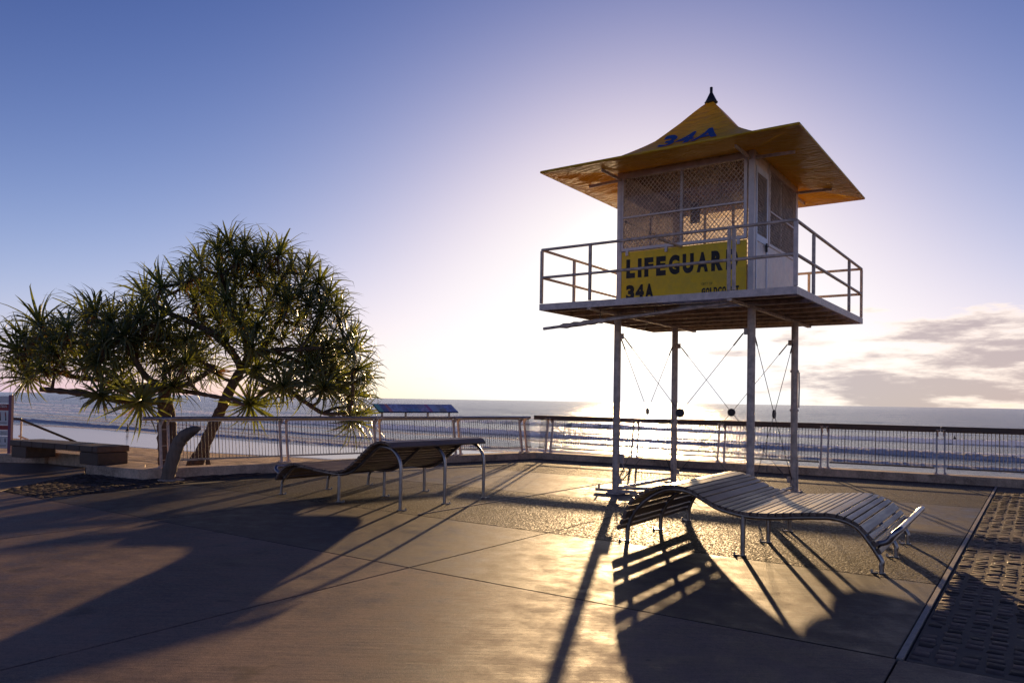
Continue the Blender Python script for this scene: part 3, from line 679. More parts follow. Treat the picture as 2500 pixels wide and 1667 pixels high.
def lounger(name, label, loc, ang, prof, rear, cutoff, front, pattern, handle):
    root = tag(empty(name, (*loc, 0), ang), label, 'lounger', 'timber slatted loungers on the promenade')
    at, L = resample(prof); s = 0.0; k = 0; rr = random.Random(len(prof))
    while True:
        w = pattern[k % len(pattern)]; k += 1
        if s+w > L: break
        p, t = at(s+w/2); nrm = V(-t.z, 0, t.x); c = p-nrm*TW/2
        o = link('slat', SL[w], root, c); o.rotation_euler = (0, -math.atan2(t.z, t.x), 0); o.location.y = rr.uniform(-.006, .006)
        s += w+0.015
    # bent tubes
    mid = []
    for q in np.linspace(0, L, 60):
        p, t = at(q); n_ = V(-t.z, 0, t.x); p2 = p-n_*(TW+0.027)
        if cutoff[0] < p.x < cutoff[1]: mid.append((p2.x, p2.z))
    path = catmull([(a, 0, b) for a, b in rear+mid[::3]+front], 6)
    fr = MB(); fr.tube(path, 0.0255, 10); frm = fr.mesh('frame_tube', M['steel'])
    foot = MB(); foot.box((0, 0, 0.004), (0.065, 0.065, 0.008)); foot.box((0.062, 0, 0.004), (0.075, 0.03, 0.008)); foot.tube([(0.085, 0, 0), (0.085, 0, 0.035)], 0.010, 6); foot.tube([(0.085, 0, .012), (0.085, 0, 0.022)], 0.018, 6)
    fm = foot.mesh('foot_bracket', M['steel'])
    zm = [b for a, b in mid if a > 1.3][0]
    lg = MB(); lg.tube([(0, 0, 0), (0, 0, zm)], 0.0255, 10); lm = lg.mesh('leg', M['steel'])
    for y in (-0.96, 0, 0.96):
        ft = link('frame_tube', frm, root, (0, y, 0)); link('foot_bracket', fm, ft, (rear[0][0], 0, 0), (0, 0, R(200))); link('foot_bracket', fm, ft, (front[-1][0], 0, 0), (0, 0, R(200)))
        l_ = link('leg', lm, root, (1.31, y, 0)); link('foot_bracket', fm, l_, (0, 0, 0), (0, 0, R(200)))
    # footrest bar
    hb = MB(); hx, hz = handle
    pth = catmull([(2.60, -.96, .27), (2.70, -.97, .31), (hx-.05, -.97, hz-.05), (hx, -.92, hz), (hx, -.8, hz), (hx, -.4, hz), (hx, 0, hz), (hx, .4, hz), (hx, .8, hz), (hx, .92, hz), (hx-.05, .97, hz-.05), (2.70, .97, .31), (2.60, .96, .27)], 5)
    hb.tube(pth, 0.028, 12); hb.build('footrest_bar', M['steel'], root)
    return root
n_, w_ = WN_, WW
lounger('wave_lounger', 'low wave-shaped slatted timber lounger in front of the lifeguard tower, seat facing us', (1.93, 9.62), R(-34.2), PR,
        [(-.03, 0), (-.03, .07), (-.018, .17), (.03, .29), (.128, .42), (.26, .53)], (.36, 2.60), [(2.635, .14), (2.645, .07), (2.645, 0)],
        [n_, n_, w_, n_, w_, n_, n_, n_, w_, n_, n_, n_, w_, n_, n_, n_, w_, n_, n_], (2.80, .43))
lounger('upright_lounger', 'high-backed slatted timber lounger seen from behind near the information board', (-1.007, 11.71), R(143.8), PLo,
        [(0, 0), (0, .2), (0, .42), (.004, .60), (.035, .72), (.12, .82), (.23, .872)], (.44, 2.58), [(2.665, .23), (2.70, .12), (2.715, 0)],
        [w_, n_, n_, n_, w_, n_, n_], (2.90, .43))

# ------------------------------------------------------------------ lifeguard tower
T = tag(empty('lifeguard_tower', (3.532, 13.692, 0), R(-35.18)), 'raised lifeguard hut on four steel legs with flared yellow canvas roof', 'lifeguard tower')
HW, HD, ZB, ZT = 2.143, 2.315, 3.149, 3.257
LX, LY = 1.178, 1.259
def tpart(mb, name, mat, par=T, bevel=0): return mb.build(name, mat, par, bevel=bevel)
for sx in (-1, 1):
    for sy in (-1, 1):
        mb = MB(); mb.tube([(sx*LX, sy*LY, 0.0), (sx*LX, sy*LY, ZB-0.036)], 0.062, 16); lg = tpart(mb, 'leg', M['galv'])
        mb = MB(); mb.box((sx*LX, sy*LY, 0.012), (0.26, 0.26, 0.024)); mb.box((sx*LX, sy*LY, 0.05), (0.78, 0.06, 0.05), (V(1, 0, 0), V(0, 1, 0), V(0, 0, 1))) if (sx, sy) == (-1, -1) else None
        for ax in (-.1, .1):
            for ay in (-.1, .1): mb.tube([(sx*LX+ax, sy*LY+ay, 0), (sx*LX+ax, sy*LY+ay, .055)], .012, 6)
        if (sx, sy) == (-1, -1): mb.tube([(-LX-.33, -LY, .03), (-LX-.33, -LY, .15)], .02, 8)
        tpart(mb, 'base_plate', M['galv'], lg)
        for z in (0.22, 2.75):
            mb = MB(); mb.box((sx*(LX-.085), sy*LY, z), (0.07, 0.014, 0.10)); tpart(mb, 'cable_lug', M['galv'], lg)
            mb = MB(); mb.box((sx*LX, sy*(LY-.085), z), (0.014, 0.07, 0.10)); tpart(mb, 'cable_lug', M['galv'], lg)
# conduit on the right rear leg, small box on the left front leg
mb = MB(); mb.tube([(LX+.085, LY-.02, 1.55), (LX+.09, LY-.02, 1.9), (LX+.085, LY-.02, 2.2)], .014, 8)
tpart(mb, 'conduit', M['galv'])
for z in (1.5, 2.22, .55): mb = MB(); mb.tube([(LX, LY, z-.02), (LX, LY, z+.02)], .078, 16); tpart(mb, 'pipe_clamp', M['galv'])
mb = MB(); mb.tube([(LX+.07, LY-.02, .02), (LX+.07, LY-.02, .6)], .018, 8); tpart(mb, 'conduit', M['galv'])
mb = MB(); mb.box((-LX+.1, -LY+.02, .62), (.07, .06, .16)); mb.tube([(-LX+.12, -LY, .55), (-LX+.17, -LY, .42), (-LX+.13, -LY, .33), (-LX+.08, -LY, .34)], .008, 6); tpart(mb, 'switch_box', M['galv'])
# bracing cables with ring discs
def cablepair(a, b, axis):
    a, b = Vector(a), Vector(b); zlo, zhi = 0.22, 2.75; mid = (a+b)/2; c = V(mid.x, mid.y, 1.435)
    dirn = (b-a).normalized(); A, B = a+dirn*.11, b-dirn*.11
    br = empty('cross_brace', (0, 0, 0), 0, T)
    for q, z in ((A, zlo), (A, zhi), (B, zlo), (B, zhi)):
        e = V(q.x, q.y, z); dv = (e-c).normalized(); mb = MB(); mb.tube([c+dv*.06, e], .0055, 6); mb.tube([e-dv*.28, e-dv*.04], .012, 6); mb.build('cable', M['cable'], br)
    mb = MB(); nrm = V(-dirn.y, dirn.x, 0); mb.tube([c-nrm*.014, c+nrm*.014], .075, 20); mb.tube([c-nrm*.02, c+nrm*.02], .02, 8); mb.build('ring_disc', M['black_metal'], br)
cablepair((-LX, -LY, 0), (LX, -LY, 0), 0); cablepair((-LX, LY, 0), (LX, LY, 0), 0); cablepair((-LX, -LY, 0), (-LX, LY, 0), 1); cablepair((LX, -LY, 0), (LX, LY, 0), 1)
# low ties between the feet
for a, b in (((-LX, -LY), (-LX, LY)), ((LX, -LY), (LX, LY))):
    mb = MB(); mb.tube([(*a, .09), (*b, .09)], .03, 10); tpart(mb, 'ground_tie', M['steel'])
for xx, yy in ((-LX, -LY), (LX, -LY)):
    pass
mb = MB(); mb.tube([(-LX+.06, -LY+.04, .10), (-.05, -LY+.5, .10)], .028, 10); mb.tube([(-.55, -LY+.28, 0), (-.55, -LY+.28, .1)], .02, 8); tpart(mb, 'ground_tie', M['steel'])
# platform
fas = MB()
tk = 0.012
for lo, hi in (((-HW, -HD, ZB), (HW, -HD+tk, ZT)), ((-HW, HD-tk, ZB), (HW, HD, ZT)), ((-HW, -HD+tk, ZB), (-HW+tk, HD-tk, ZT)), ((HW-tk, -HD+tk, ZB), (HW, HD-tk, ZT))):
    mb = MB(); mb.span(lo, hi); tpart(mb, 'fascia', M['galv_pale'])
for y in (-2.0, -1.259, -0.63, 0, 0.63, 1.259, 1.9):
    mb = MB(); mb.span((-HW+tk, y-.03, ZB+.002), (HW-tk, y+.03, ZB+.072)); tpart(mb, 'joist', M['galv'])
for x in (-LX, LX):
    mb = MB(); mb.span((x-.035, -HD+tk+.003, ZB-.035), (x+.035, HD-tk-.003, ZB)); tpart(mb, 'bearer', M['galv'])
bw = 0.135; x = -HW+tk+.004; bl = {}
def board(x, y0, y1):
    key = round(y1-y0, 3)
    if key not in bl:
        mb = MB(); mb.box((0, 0, 0), (bw, y1-y0, .028)); bl[key] = mb.mesh('deck_board', M['deck'])
    link('deck_board', bl[key], T, (x+bw/2, (y0+y1)/2, ZT-.021))
while x+bw < HW-tk:
    if -0.05 < x+bw/2 < 1.05: board(x, -1.34, HD-tk-.004); 
    else: board(x, -HD+tk+.004, HD-tk-.004)
    x += bw+0.0075
# railings
RZ, RM, PRX = 4.19, 3.712, 0.024
rail = MB(); mx, my = HW-.025, HD-.025
def rails(name, a, b, par=None):
    for z in (RZ, RM):
        mb = MB(); mb.tube([(*a, z), (*b, z)], PRX, 10); tpart(mb, name, M['galv'])
rails('guard_rail', (-mx, -my), (mx, -my)); rails('guard_rail', (mx, -my), (mx, my)); rails('guard_rail', (mx, my), (-mx, my)); rails('guard_rail', (-mx, my), (-mx, -my))
for px_, py_ in ((-mx, -my), (mx, -my), (mx, my), (-mx, my), (-1.17, -my), (1.165, -my), (1.24, -my), (mx, -1.3), (mx, 1.2), (-mx, -1.2), (-mx, 1.2), (1.166, my), (-1.166, my)):
    big = (px_, py_) == (mx, -my); mb = MB(); w_2 = .052 if big else .044
    mb.box((px_, py_, (ZT+RZ)/2-.005), (w_2, w_2, RZ-ZT-.03)); tpart(mb, 'rail_post', M['galv_pale'] if big else M['galv'])
mb = MB(); mb.bar((0.02, -my, RZ-.03), (0.0, -LY-.03, 4.205), .03, .03); tpart(mb, 'stay_bar', M['galv'])
# cabin
CX, CY, ZH = 1.19, 1.27, 5.60
for sx in (-1, 1):
    for sy in (-1, 1):
        mb = MB(); mb.box((sx*(CX-.03), sy*(CY-.03), (ZT+5.66)/2), (.09, .09, 5.66-ZT)); tpart(mb, 'corner_post', M['alu'])
def wall(name, lo, hi, mat): mb = MB(); mb.span(lo, hi); return tpart(mb, name, mat)
zs, zh = 4.235, 5.60
# front wall: sign, window
sign = wall('sign_panel', (-CX+.05, -CY, ZT-.0), (CX-.1, -CY+.02, zs-.02), M['yellow_sign'])
def text(body, x0, x1, z0, z1, y, mat, name, bold=0.0, shear=0.0, par=None):
    cu = bpy.data.curves.new('txt', 'FONT'); cu.body = body; cu.size = 1; cu.offset = bold; cu.shear = shear; cu.resolution_u = 4
    ob = bpy.data.objects.new('txt', cu); COL.objects.link(ob); dg = bpy.context.evaluated_depsgraph_get(); me = bpy.data.meshes.new_from_object(ob.evaluated_get(dg)); bpy.data.objects.remove(ob)
    vs_ = np.array([v.co for v in me.vertices]); a, b = vs_.min(0), vs_.max(0)
    for v in me.vertices:
        v.co = (x0+(v.co.x-a[0])/(b[0]-a[0])*(x1-x0), y, z0+(v.co.y-a[1])/(b[1]-a[1])*(z1-z0))
    me.materials.clear(); me.materials.append(mat); me.name = name
    return link(name, me, par) if par is not None else me
def spaced(body, x0, x1, z0, z1, y, mat, name, bold, gapf, par):
    """condensed capitals, letter by letter"""
    wd = {'I': 0.36, 'L': 0.86, 'F': 0.86, 'E': 0.9, '.': 0.26, '1': .6, 'T': .95, ' ': .5}
    tot = sum(wd.get(c, 1.0) for c in body)+gapf*(len(body)-1); k = (x1-x0)/tot; x = x0; first = None
    mb = MB()
    for c in body:
        w = wd.get(c, 1.0)*k
        if c != ' ':
            top = z0+(z1-z0)*0.2 if c == '.' else z1
            me = text(c, x, x+w, z0, top, y, mat, 'letter', bold)
            mb.add([v.co.copy() for v in me.vertices], [tuple(p.vertices) for p in me.polygons]); bpy.data.meshes.remove(me)
        x += w+gapf*k
    return mb.build(name, mat, par)
YS = -CY-.004
spaced('LIFEGUARD', -1.02, 0.955, 3.755, 4.085, YS, M['black_print'], 'lettering', 0.065, 0.27, sign)
spaced('34A', -1.02, -0.50, 3.375, 3.635, YS, M['black_print'], 'lettering', 0.06, 0.12, sign)
spaced('GOLDCOAST.', 0.354, 1.0, 3.385, 3.49, YS, M['black_print'], 'lettering', 0.07, 0.14, sign)
spaced('CITY OF', 0.354, 0.54, 3.535, 3.575, YS, M['black_print'], 'lettering', -0.008, 0.3, sign)
for x in (-1.004, -.273, .964): wall('sign_clip', (x-.022, -CY-.03, 4.15), (x+.022, -CY-.002, 4.235), M['alu'])
def window(name, axis, pos, a0, a1, z0, z1, mids, out, blind_z=None, zrail=4.82, frost=False):
    """framed, glazed and wire-screened opening; axis 'x' runs along x at y=pos"""
    root = empty(name, (0, 0, 0), 0, T); fwid = .05
    def B(mb, a, b, c, d, t0, t1):       # box from along a..b, z c..d, thickness t0..t1 outwards
        q0, q1 = pos+out*t0, pos+out*t1; lo_, hi_ = min(q0, q1), max(q0, q1)
        return mb.span((a, lo_, c), (b, hi_, d)) if axis == 'x' else mb.span((lo_, a, c), (hi_, b, d))
    mb = MB(); B(mb, a0, a1, z0, z0+fwid, -.03, .035); B(mb, a0, a1, z1-.09, z1, -.03, .035); B(mb, a0, a0+fwid, z0+fwid, z1-.09, -.03, .035); B(mb, a1-fwid, a1, z0+fwid, z1-.09, -.03, .035); mb.build('frame', M['alu'], root)
    mb = MB(); B(mb, a0+fwid, a1-fwid, zrail-.012, zrail+.012, -.01, .045); mb.build('glazing_bar', M['alu'], root)
    for q in mids: mb = MB(); B(mb, q-.022, q+.022, z0+fwid, z1-.09, -.03, .012); mb.build('mullion', M['alu'], root)
    ed = [a0+fwid]+list(mids)+[a1-fwid]
    for a, b in zip(ed[:-1], ed[1:]):
        mb = MB(); B(mb, a+.022, b-.022, z0+fwid, z1-.09, -.012, -.006); mb.build('pane', M['frost'] if frost else M['glass'], root)
    if blind_z: mb = MB(); B(mb, a0+.06, a1-.06, blind_z, z1-.05, -.07, -.06); mb.build('blind', M['blind'], root)
    # wire screen
    mb = MB(); p0, p1, q0, q1 = a0+.05, a1-.05, z0+.05, z1-.09; sp, sl = .078, 1.15
    w, h = p1-p0, q1-q0
    def wire(A, Bp):
        r_ = .0035; y_ = pos+out*.028
        f = (lambda a, z, o: V(a, y_+o, z)) if axis == 'x' else (lambda a, z, o: V(y_+o, a, z))
        d = V(Bp[0]-A[0], 0, Bp[1]-A[1]).normalized(); nx, nz_ = -d.z*r_, d.x*r_
        vs_ = [f(A[0]+nx*i, A[1]+nz_*i, r_*j) for i, j in ((-1, -1), (1, -1), (1, 1), (-1, 1))]+[f(Bp[0]+nx*i, Bp[1]+nz_*i, r_*j) for i, j in ((-1, -1), (1, -1), (1, 1), (-1, 1))]
        mb.add(vs_, [(i, (i+1) % 4, 4+(i+1) % 4, 4+i) for i in range(4)])
    k = -int(h/sl/sp)-1
    while k*sp < w:
        for sg in (1, -1):
            # line a = k*sp + t, z = sl*t (mirrored for sg=-1), clipped to the opening
            t0, t1 = max(0, -k*sp), min(h/sl, w-k*sp)
            if t1 > t0:
                A_, B_ = (k*sp+t0, sl*t0), (k*sp+t1, sl*t1)
                if sg < 0: A_, B_ = (w-A_[0], A_[1]), (w-B_[0], B_[1])
                wire((p0+A_[0], q0+A_[1]), (p0+B_[0], q0+B_[1]))
        k += 1
    o = mb.build('wire_screen', M['galv'], root); o['kind'] = 'stuff'
    return root
window('window', 'x', -CY+.02, -1.14, 1.09, zs, zh, (-.02,), -1, None)
window('window', 'y', CX-.02, -.47, 1.2, zs, zh, (.30,), 1, None)
window('window', 'x', CY-.02, -1.14, 1.14, zs, zh, (-.57, .0, .57), 1, None, frost=True)
window('window', 'y', -CX+.02, -1.2, 1.2, zs, zh, (0,), -1, None, frost=True)
wall('wall_panel', (CX-.02, -.47, ZT), (CX, 1.2, zs), M['white_panel']); wall('wall_panel', (-1.14, CY-.02, ZT), (1.14, CY, zs), M['white_panel']); wall('wall_panel', (-CX, -1.2, ZT), (-CX+.02, 1.2, zs), M['white_panel'])
# door on the right side
D = empty('door', (0, 0, 0), 0, T)
mb = MB(); x0, x1 = CX-.03, CX+.012
for lo, hi in (((x0, -1.14, ZT+.01), (x1, -1.09, 5.42)), ((x0, -.58, ZT+.01), (x1, -.53, 5.42)), ((x0, -1.09, 4.22), (x1, -.58, 4.33)), ((x0, -1.09, 5.32), (x1, -.58, 5.42)), ((x0, -1.09, ZT+.01), (x1, -.58, ZT+.07))): mb.span(lo, hi)
mb.build('door_frame', M['bluewhite'], D); mb = MB(); mb.span((CX-.02, -1.09, ZT+.07), (CX-.004, -.58, 4.22)); mb.build('door_panel', M['white_panel'], D)
mb = MB(); mb.span((CX-.02, -1.09, 4.33), (CX-.012, -.58, 5.32)); mb.build('pane', M['glass'], D)
mb = MB(); k = 0
for i in range(30):
    for sg in (1, -1):
        z0_ = 4.33+(i-9)*.085
        ya, yb_ = -1.09, -.58; za, zb2 = z0_, z0_+.51*1.3
        if sg < 0: za, zb2 = zb2, za
        A_, B_ = V(CX+.004, ya, za), V(CX+.004, yb_, zb2)
        # clip in z
        def cl(P, Q):
            for lim, s_ in ((4.33, 1), (5.32, -1)):
                if (P.z-lim)*s_ < 0 and (Q.z-lim)*s_ < 0: return None
                if (P.z-lim)*s_ < 0: P = P+(Q-P)*((lim-P.z)/(Q.z-P.z))
                elif (Q.z-lim)*s_ < 0: Q = Q+(P-Q)*((lim-Q.z)/(P.z-Q.z))
            return P, Q
        r_ = cl(A_, B_)
        if r_ and (r_[0]-r_[1]).length > .01: mb.bar(r_[0], r_[1], .006, .006)
o = mb.build('wire_screen', M['galv'], D); o['kind'] = 'stuff'
mb = MB(); mb.box((CX+.02, -.62, 4.18), (.03, .03, .14)); mb.box((CX+.045, -.66, 4.2), (.02, .10, .02)); mb.build('handle', M['black_metal'], D)
wall('door_post', (CX-.05, -.53, ZT), (CX+.005, -.47, 5.62), M['alu']); wall('head_panel', (CX-.03, -1.14, 5.42), (CX, -.53, 5.60), M['white_panel'])
for lo, hi in (((-CX+.02, -CY, 5.60), (CX-.02, -CY+.06, 5.68)), ((-CX+.02, CY-.06, 5.60), (CX-.02, CY, 5.68)), ((-CX, -CY+.06, 5.60), (-CX+.06, CY-.06, 5.68)), ((CX-.06, -CY+.06, 5.60), (CX, CY-.06, 5.68))): wall('head_beam', lo, hi, M['galv'])
# things inside the cabin, seen through the screens
mb = MB(); mb.span((-.45, .2, 3.3), (.1, .7, 4.45)); mb.span((-.5, .15, 4.45), (.15, .75, 4.49)); tpart(mb, 'cupboard', M['white_panel'])
mb = MB(); mb.box((.08, -.9, 4.83), (.16, .05, .32)); tpart(mb, 'notice_board', M['blind'])
mb = MB(); mb.span((-CX+.06, -CY+.06, 5.615), (CX-.06, CY-.06, 5.635)); tpart(mb, 'added_dark_sheet', M['blind'])  # added dark sheet standing in for the dim inside of the tent roof
# canvas roof: steep tent above, nearly flat flared eaves
RP = [(0.0, 7.09), (.035, 7.03), (.048, 7.00), (.118, 6.82), (.185, 6.635), (.261, 6.446), (.338, 6.259), (.401, 6.149), (.519, 5.97), (.66, 5.80), (.80, 5.67), (.92, 5.59), (1.0, 5.545)]
ra, rz_ = [a for a, b in RP], [b for a, b in RP]
EW, EDp = HW+.005, HD+.005
def roof_pt(i, t, a):      # side i (0 front), t -1..1 along, a 0..1 outwards
    z = float(np.interp(a, ra, rz_)); sag = -0.035*(1-t*t)*math.sin(math.pi*min(1, a*1.0))*(1 if a < 1 else 0)
    x, y = (t*a*EW, -a*EDp) if i == 0 else (a*EW, t*a*EDp) if i == 1 else (-t*a*EW, a*EDp) if i == 2 else (-a*EW, -t*a*EDp)
    rr = math.hypot(x, y)
    wr = 0.008*math.sin(11*t+3*i)*max(0, a-.55)*2
    return V(x, y, z+sag+wr)
roof = MB(); A_ = list(np.linspace(0.03, 1, 26)); TT = list(np.linspace(-1, 1, 25))
for i in range(4):
    vs_ = [roof_pt(i, t, a) for a in A_ for t in TT]; n = len(TT)
    roof.add(vs_, [(r*n+c, r*n+c+1, (r+1)*n+c+1, (r+1)*n+c) for r in range(len(A_)-1) for c in range(n-1)], True)
cv = tpart(roof, 'canvas_roof', M['canvas'])
# valance: rolled hem round the eaves, with the inner soffit stretched back to the cabin head
mb = MB(); e = [(-EW, -EDp), (EW, -EDp), (EW, EDp), (-EW, EDp)]
for k in range(4):
    mb = MB(); a, b = e[k], e[(k+1) % 4]; mb.tube([(*a, 5.535), (*b, 5.535)], .022, 8); mb.build('hem', M['canvas'], cv)
sof = MB()
for i in range(4):
    vs_ = []; n = 29; rows = [0, .12, .3, .5, .7, .88, 1]
    for r_ in rows:
        for t in np.linspace(-1, 1, n):
            ox, oy = EW*(1-r_)+(CX+.01)*r_, EDp*(1-r_)+(CY+.01)*r_
            z = 5.515+(5.63-5.515)*r_ - .05*math.sin(math.pi*r_)*(1-abs(t)**3) + .012*math.sin(23*t+5*r_+i)*math.sin(math.pi*r_) + .010*math.sin(41*t+9*r_)*math.sin(math.pi*r_)
            x, y = (t*ox, -oy) if i == 0 else (ox, t*oy) if i == 1 else (-t*ox, oy) if i == 2 else (-ox, -t*oy)
            vs_.append(V(x, y, z))
    sof.add(vs_, [(r*n+c, (r+1)*n+c, (r+1)*n+c+1, r*n+c+1) for r in range(len(rows)-1) for c in range(n-1)], True)
sof.build('soffit', M['canvas'], cv)
for sx in (-1, 1):
    for sy in (-1, 1):
        mb = MB(); a = V(sx*CX, sy*(CY-.02), 5.44); b = V(sx*(CX+.02), sy*(HD-.35), 5.47); mb.bar(V(sx*(CX-.05), sy*CY, 5.50), V(sx*(CX-.05), sy*(CY+.72), 5.50), .03, .045); mb.build('eave_strut', M['galv'], T)
        mb = MB(); mb.bar(V(sx*CX, sy*(CY-.05), 5.52), V(sx*(CX+.62), sy*(CY-.05), 5.50), .03, .045); mb.build('eave_strut', M['galv'], T)
mb = MB(); mb.lathe([(.0, 7.0), (.112, 7.045), (.12, 7.06), (.105, 7.075), (.032, 7.225), (.026, 7.24), (.026, 7.335), (.0, 7.335)], n=20); tpart(mb, 'finial', M['black_metal'])
# blue 34A on the front of the roof
me = text('34A', -0.56, 0.52, 0, 1, 0, M['blue_print'], 'roof_lettering', 0.03)
bm = bmesh.new(); bm.from_mesh(me); bmesh.ops.triangulate(bm, faces=bm.faces); bmesh.ops.subdivide_edges(bm, edges=bm.edges, cuts=3, use_grid_fill=True); bm.to_mesh(me); bm.free()
for v in me.vertices:
    a = 0.475-0.17*v.co.z; y = a*EDp; x = v.co.x; q = roof_pt(0, max(-1, min(1, x/(a*EW))), a)
    v.co = (x, -y-.006, q.z+.012)
link('roof_lettering', me, cv)
# furled boom slung under the platform
bo = tag(empty('furled_boom', (0, 0, 0)), 'long pole with furled cloth slung below the front of the lifeguard platform', 'pole'); bo.matrix_world = T.matrix_world.copy() if False else Matrix.Identity(4)
bo.location = T.location; bo.rotation_euler = T.rotation_euler
p0, p1 = V(-2.25, -2.0, 2.865), V(1.15, -2.0, 3.12)
mb = MB(); mb.tube([p0, p1], .026, 10); mb.build('pole', M['galv'], bo)
mb = MB(); pts_ = [p0+(p1-p0)*t for t in np.linspace(.10, .36, 14)]
mb.tube([q+V(0, 0, .006*math.sin(i*1.9)) for i, q in enumerate(pts_)], [.028]+[.044+.005*math.sin(i*2.3) for i in range(12)]+[.028], 10); mb.build('furled_cloth', M['galv'], bo)
mb = MB(); mb.tube([p0+(p1-p0)*.36+V(0, .03, .03), p0+(p1-p0)*.9+V(0, .25, .03)], .018, 8); mb.build('second_pole', M['galv'], bo)
for t in (.33, .62, .93):
    q = p0+(p1-p0)*t; mb = MB(); mb.tube([q+V(0, 0, -.03), q+V(.0, .02, ZB+.02-q.z)], .008, 6); mb.build('sling', M['cable'], bo)

# ------------------------------------------------------------------ pandanus trees
def rosette_mesh(seed, n=78, big=1.0):
    r = random.Random(seed); mb = MB()
    def leaf(th0, az, L, w, bend, mi, twist):
        seg = 6; pos = V(0, 0, 0); th = th0; pts = []; wid = []
        kink = r.uniform(.45, .8); drop = r.uniform(.3, 1.0) if r.random() < .5 else 0
        for k in range(seg+1):
            t = k/seg; pts.append(pos.copy()); wid.append(w*(0.55+1.1*t if t < .3 else 0.95*(1-((t-.3)/.7)**1.6)+.02))
            th = th0+bend*t**1.3+(drop if t > kink else 0); pos = pos+V(math.sin(th)*math.cos(az), math.sin(th)*math.sin(az), math.cos(th))*(L/seg)
        side = V(-math.sin(az), math.cos(az), 0); vs = []
        for k, (q, ww) in enumerate(zip(pts, wid)):
            tn = (pts[min(k+1, seg)]-pts[max(k-1, 0)]).normalized(); nr = side.cross(tn).normalized()
            sd_ = (side*math.cos(twist*k/seg)+nr*math.sin(twist*k/seg))
            vs += [q-sd_*ww-nr*ww*.0, q-nr*ww*.55, q+sd_*ww]
        mb.add(vs, [(k*3+j, k*3+j+1, k*3+j+4, k*3+j+3) for k in range(seg) for j in (0, 1)], True, mi)
    for i in range(n):
        f = (i+.5)/n; az = i*2.39996+r.uniform(-.15, .15)
        th0 = R(8)+R(98)*f**0.8+r.uniform(-.12, .12); L = big*(0.60+0.36*math.sin(math.pi*min(1, f*.9+.12))+r.uniform(-.1, .12))
        leaf(th0, az, L, .0255*big*r.uniform(.8, 1.2), R(30)+R(66)*f*r.uniform(.5, 1.4), 0, r.uniform(-.5, .5))
    for i in range(12):
        leaf(R(125)+r.uniform(-.2, .35), r.uniform(0, 6.28), r.uniform(.35, .7)*big, .014*big, R(28), 1, r.uniform(-.8, .8))
    return mb.mesh('leaf_rosette', [M['leaf'], M['leaf_dead']])
ROS = [rosette_mesh(100+k, 42+5*(k % 3), 1.0+.08*(k % 2)) for k in range(7)]
def tp(zx, zy, Y):           # a point of the crown given in the enlarged view of the trees, at distance Y
    px, py = zx/2.24, 500+zy/2.24
    d = fw + r2*((px-1250)/1855.66) - u2*((py-938.2)/1855.66); k = Y/d.y; return V(d.x*k, d.y*k, CAM_H+d.z*k)
def tree(name, label, base, trunk, limbs, heads, Y0, crown_c, seed):
    rr = random.Random(seed); root = tag(empty(name, base), label, 'tree', 'pandanus trees on the sand behind the fence'); O = Vector(base)
    skel = []
    def limb(nm, pts, r0, r1, dep, bumpy=True):
        P = [tp(x, y, Y0+dy)-O if not isinstance(x, Vector) else x for (x, y), dy in zip(pts, dep)]
        P = catmull(P, 6); n = len(P); rad = [(r0+(r1-r0)*i/(n-1))*(1+(.10*math.sin(i*2.1)+rr.uniform(-.06, .08) if bumpy else 0)) for i in range(n)]
        mb = MB(); mb.tube(P, rad, 10); mb.build(nm, M['bark'], root)
        skel.extend(P[n//4:]); return P
    for pts, r0, r1, dep in trunk: limb('trunk', pts, r0, r1, dep)
    for pts, r0, r1, dep in limbs: limb('limb', pts, r0, r1, dep)
    cc = tp(*crown_c)-O
    for zx, zy, dy in heads:
        c = tp(zx, zy, Y0+dy)-O
        near = min(skel, key=lambda q: (q-c).length+0.5*max(0, q.z-c.z))
        ax = (c-cc); ax.z *= 1.0; ax = ax.normalized()+V(0, 0, .55)+V(rr.uniform(-.3, .3), rr.uniform(-.3, .3), rr.uniform(-.1, .2)); ax.normalize()
        if (c-near).length > .12:
            m1 = near+(c-near)*.45+V(rr.uniform(-.08, .08), rr.uniform(-.08, .08), -.10*(c-near).length)
            P = catmull([near, m1, c-ax*.12, c], 4); mb = MB(); mb.tube(P, [.042-.010*i/len(P) for i in range(len(P))], 6); mb.build('branch', M['bark'], root)
            skel.extend(P[3:-5])
        o = link('leaf_rosette', rr.choice(ROS), root, c-ax*.02); s = rr.uniform(.86, 1.14); o.scale = (s, s, s*rr.uniform(.9, 1.05))
        o.rotation_mode = 'QUATERNION'; q = ax.to_track_quat('Z', 'Y'); o.rotation_quaternion = q @ Matrix.Rotation(rr.uniform(0, 6.28), 3, 'Z').to_quaternion()
    return root
rt_ = random.Random(11)
def layer(pts, lo, hi): return [(x+rt_.uniform(-14, 14), y+rt_.uniform(-14, 14), rt_.uniform(lo, hi)) for x, y in pts]
YL, YR = 18.6, 19.4
headsL = layer([(125, 880), (105, 800), (150, 740), (215, 670), (175, 940), (300, 700), (290, 810), (250, 900), (380, 690), (470, 620), (520, 590), (600, 640), (690, 610), (760, 620), (400, 780), (480, 720), (560, 740), (350, 870), (660, 720), (720, 760), (800, 720), (860, 650), (880, 760), (640, 900), (540, 860), (450, 900), (700, 880), (840, 850), (920, 700), (960, 800), (940, 900), (560, 1050), (775, 1075), (640, 990), (1010, 740), (1000, 870), (930, 980), (1080, 800), (200, 800), (330, 760), (600, 800)], -1.0, .9)
headsL += layer([(250, 740), (420, 720), (580, 700), (740, 690), (860, 720), (330, 850), (500, 800), (680, 820), (800, 800), (960, 860)][::2], .9, 1.9)
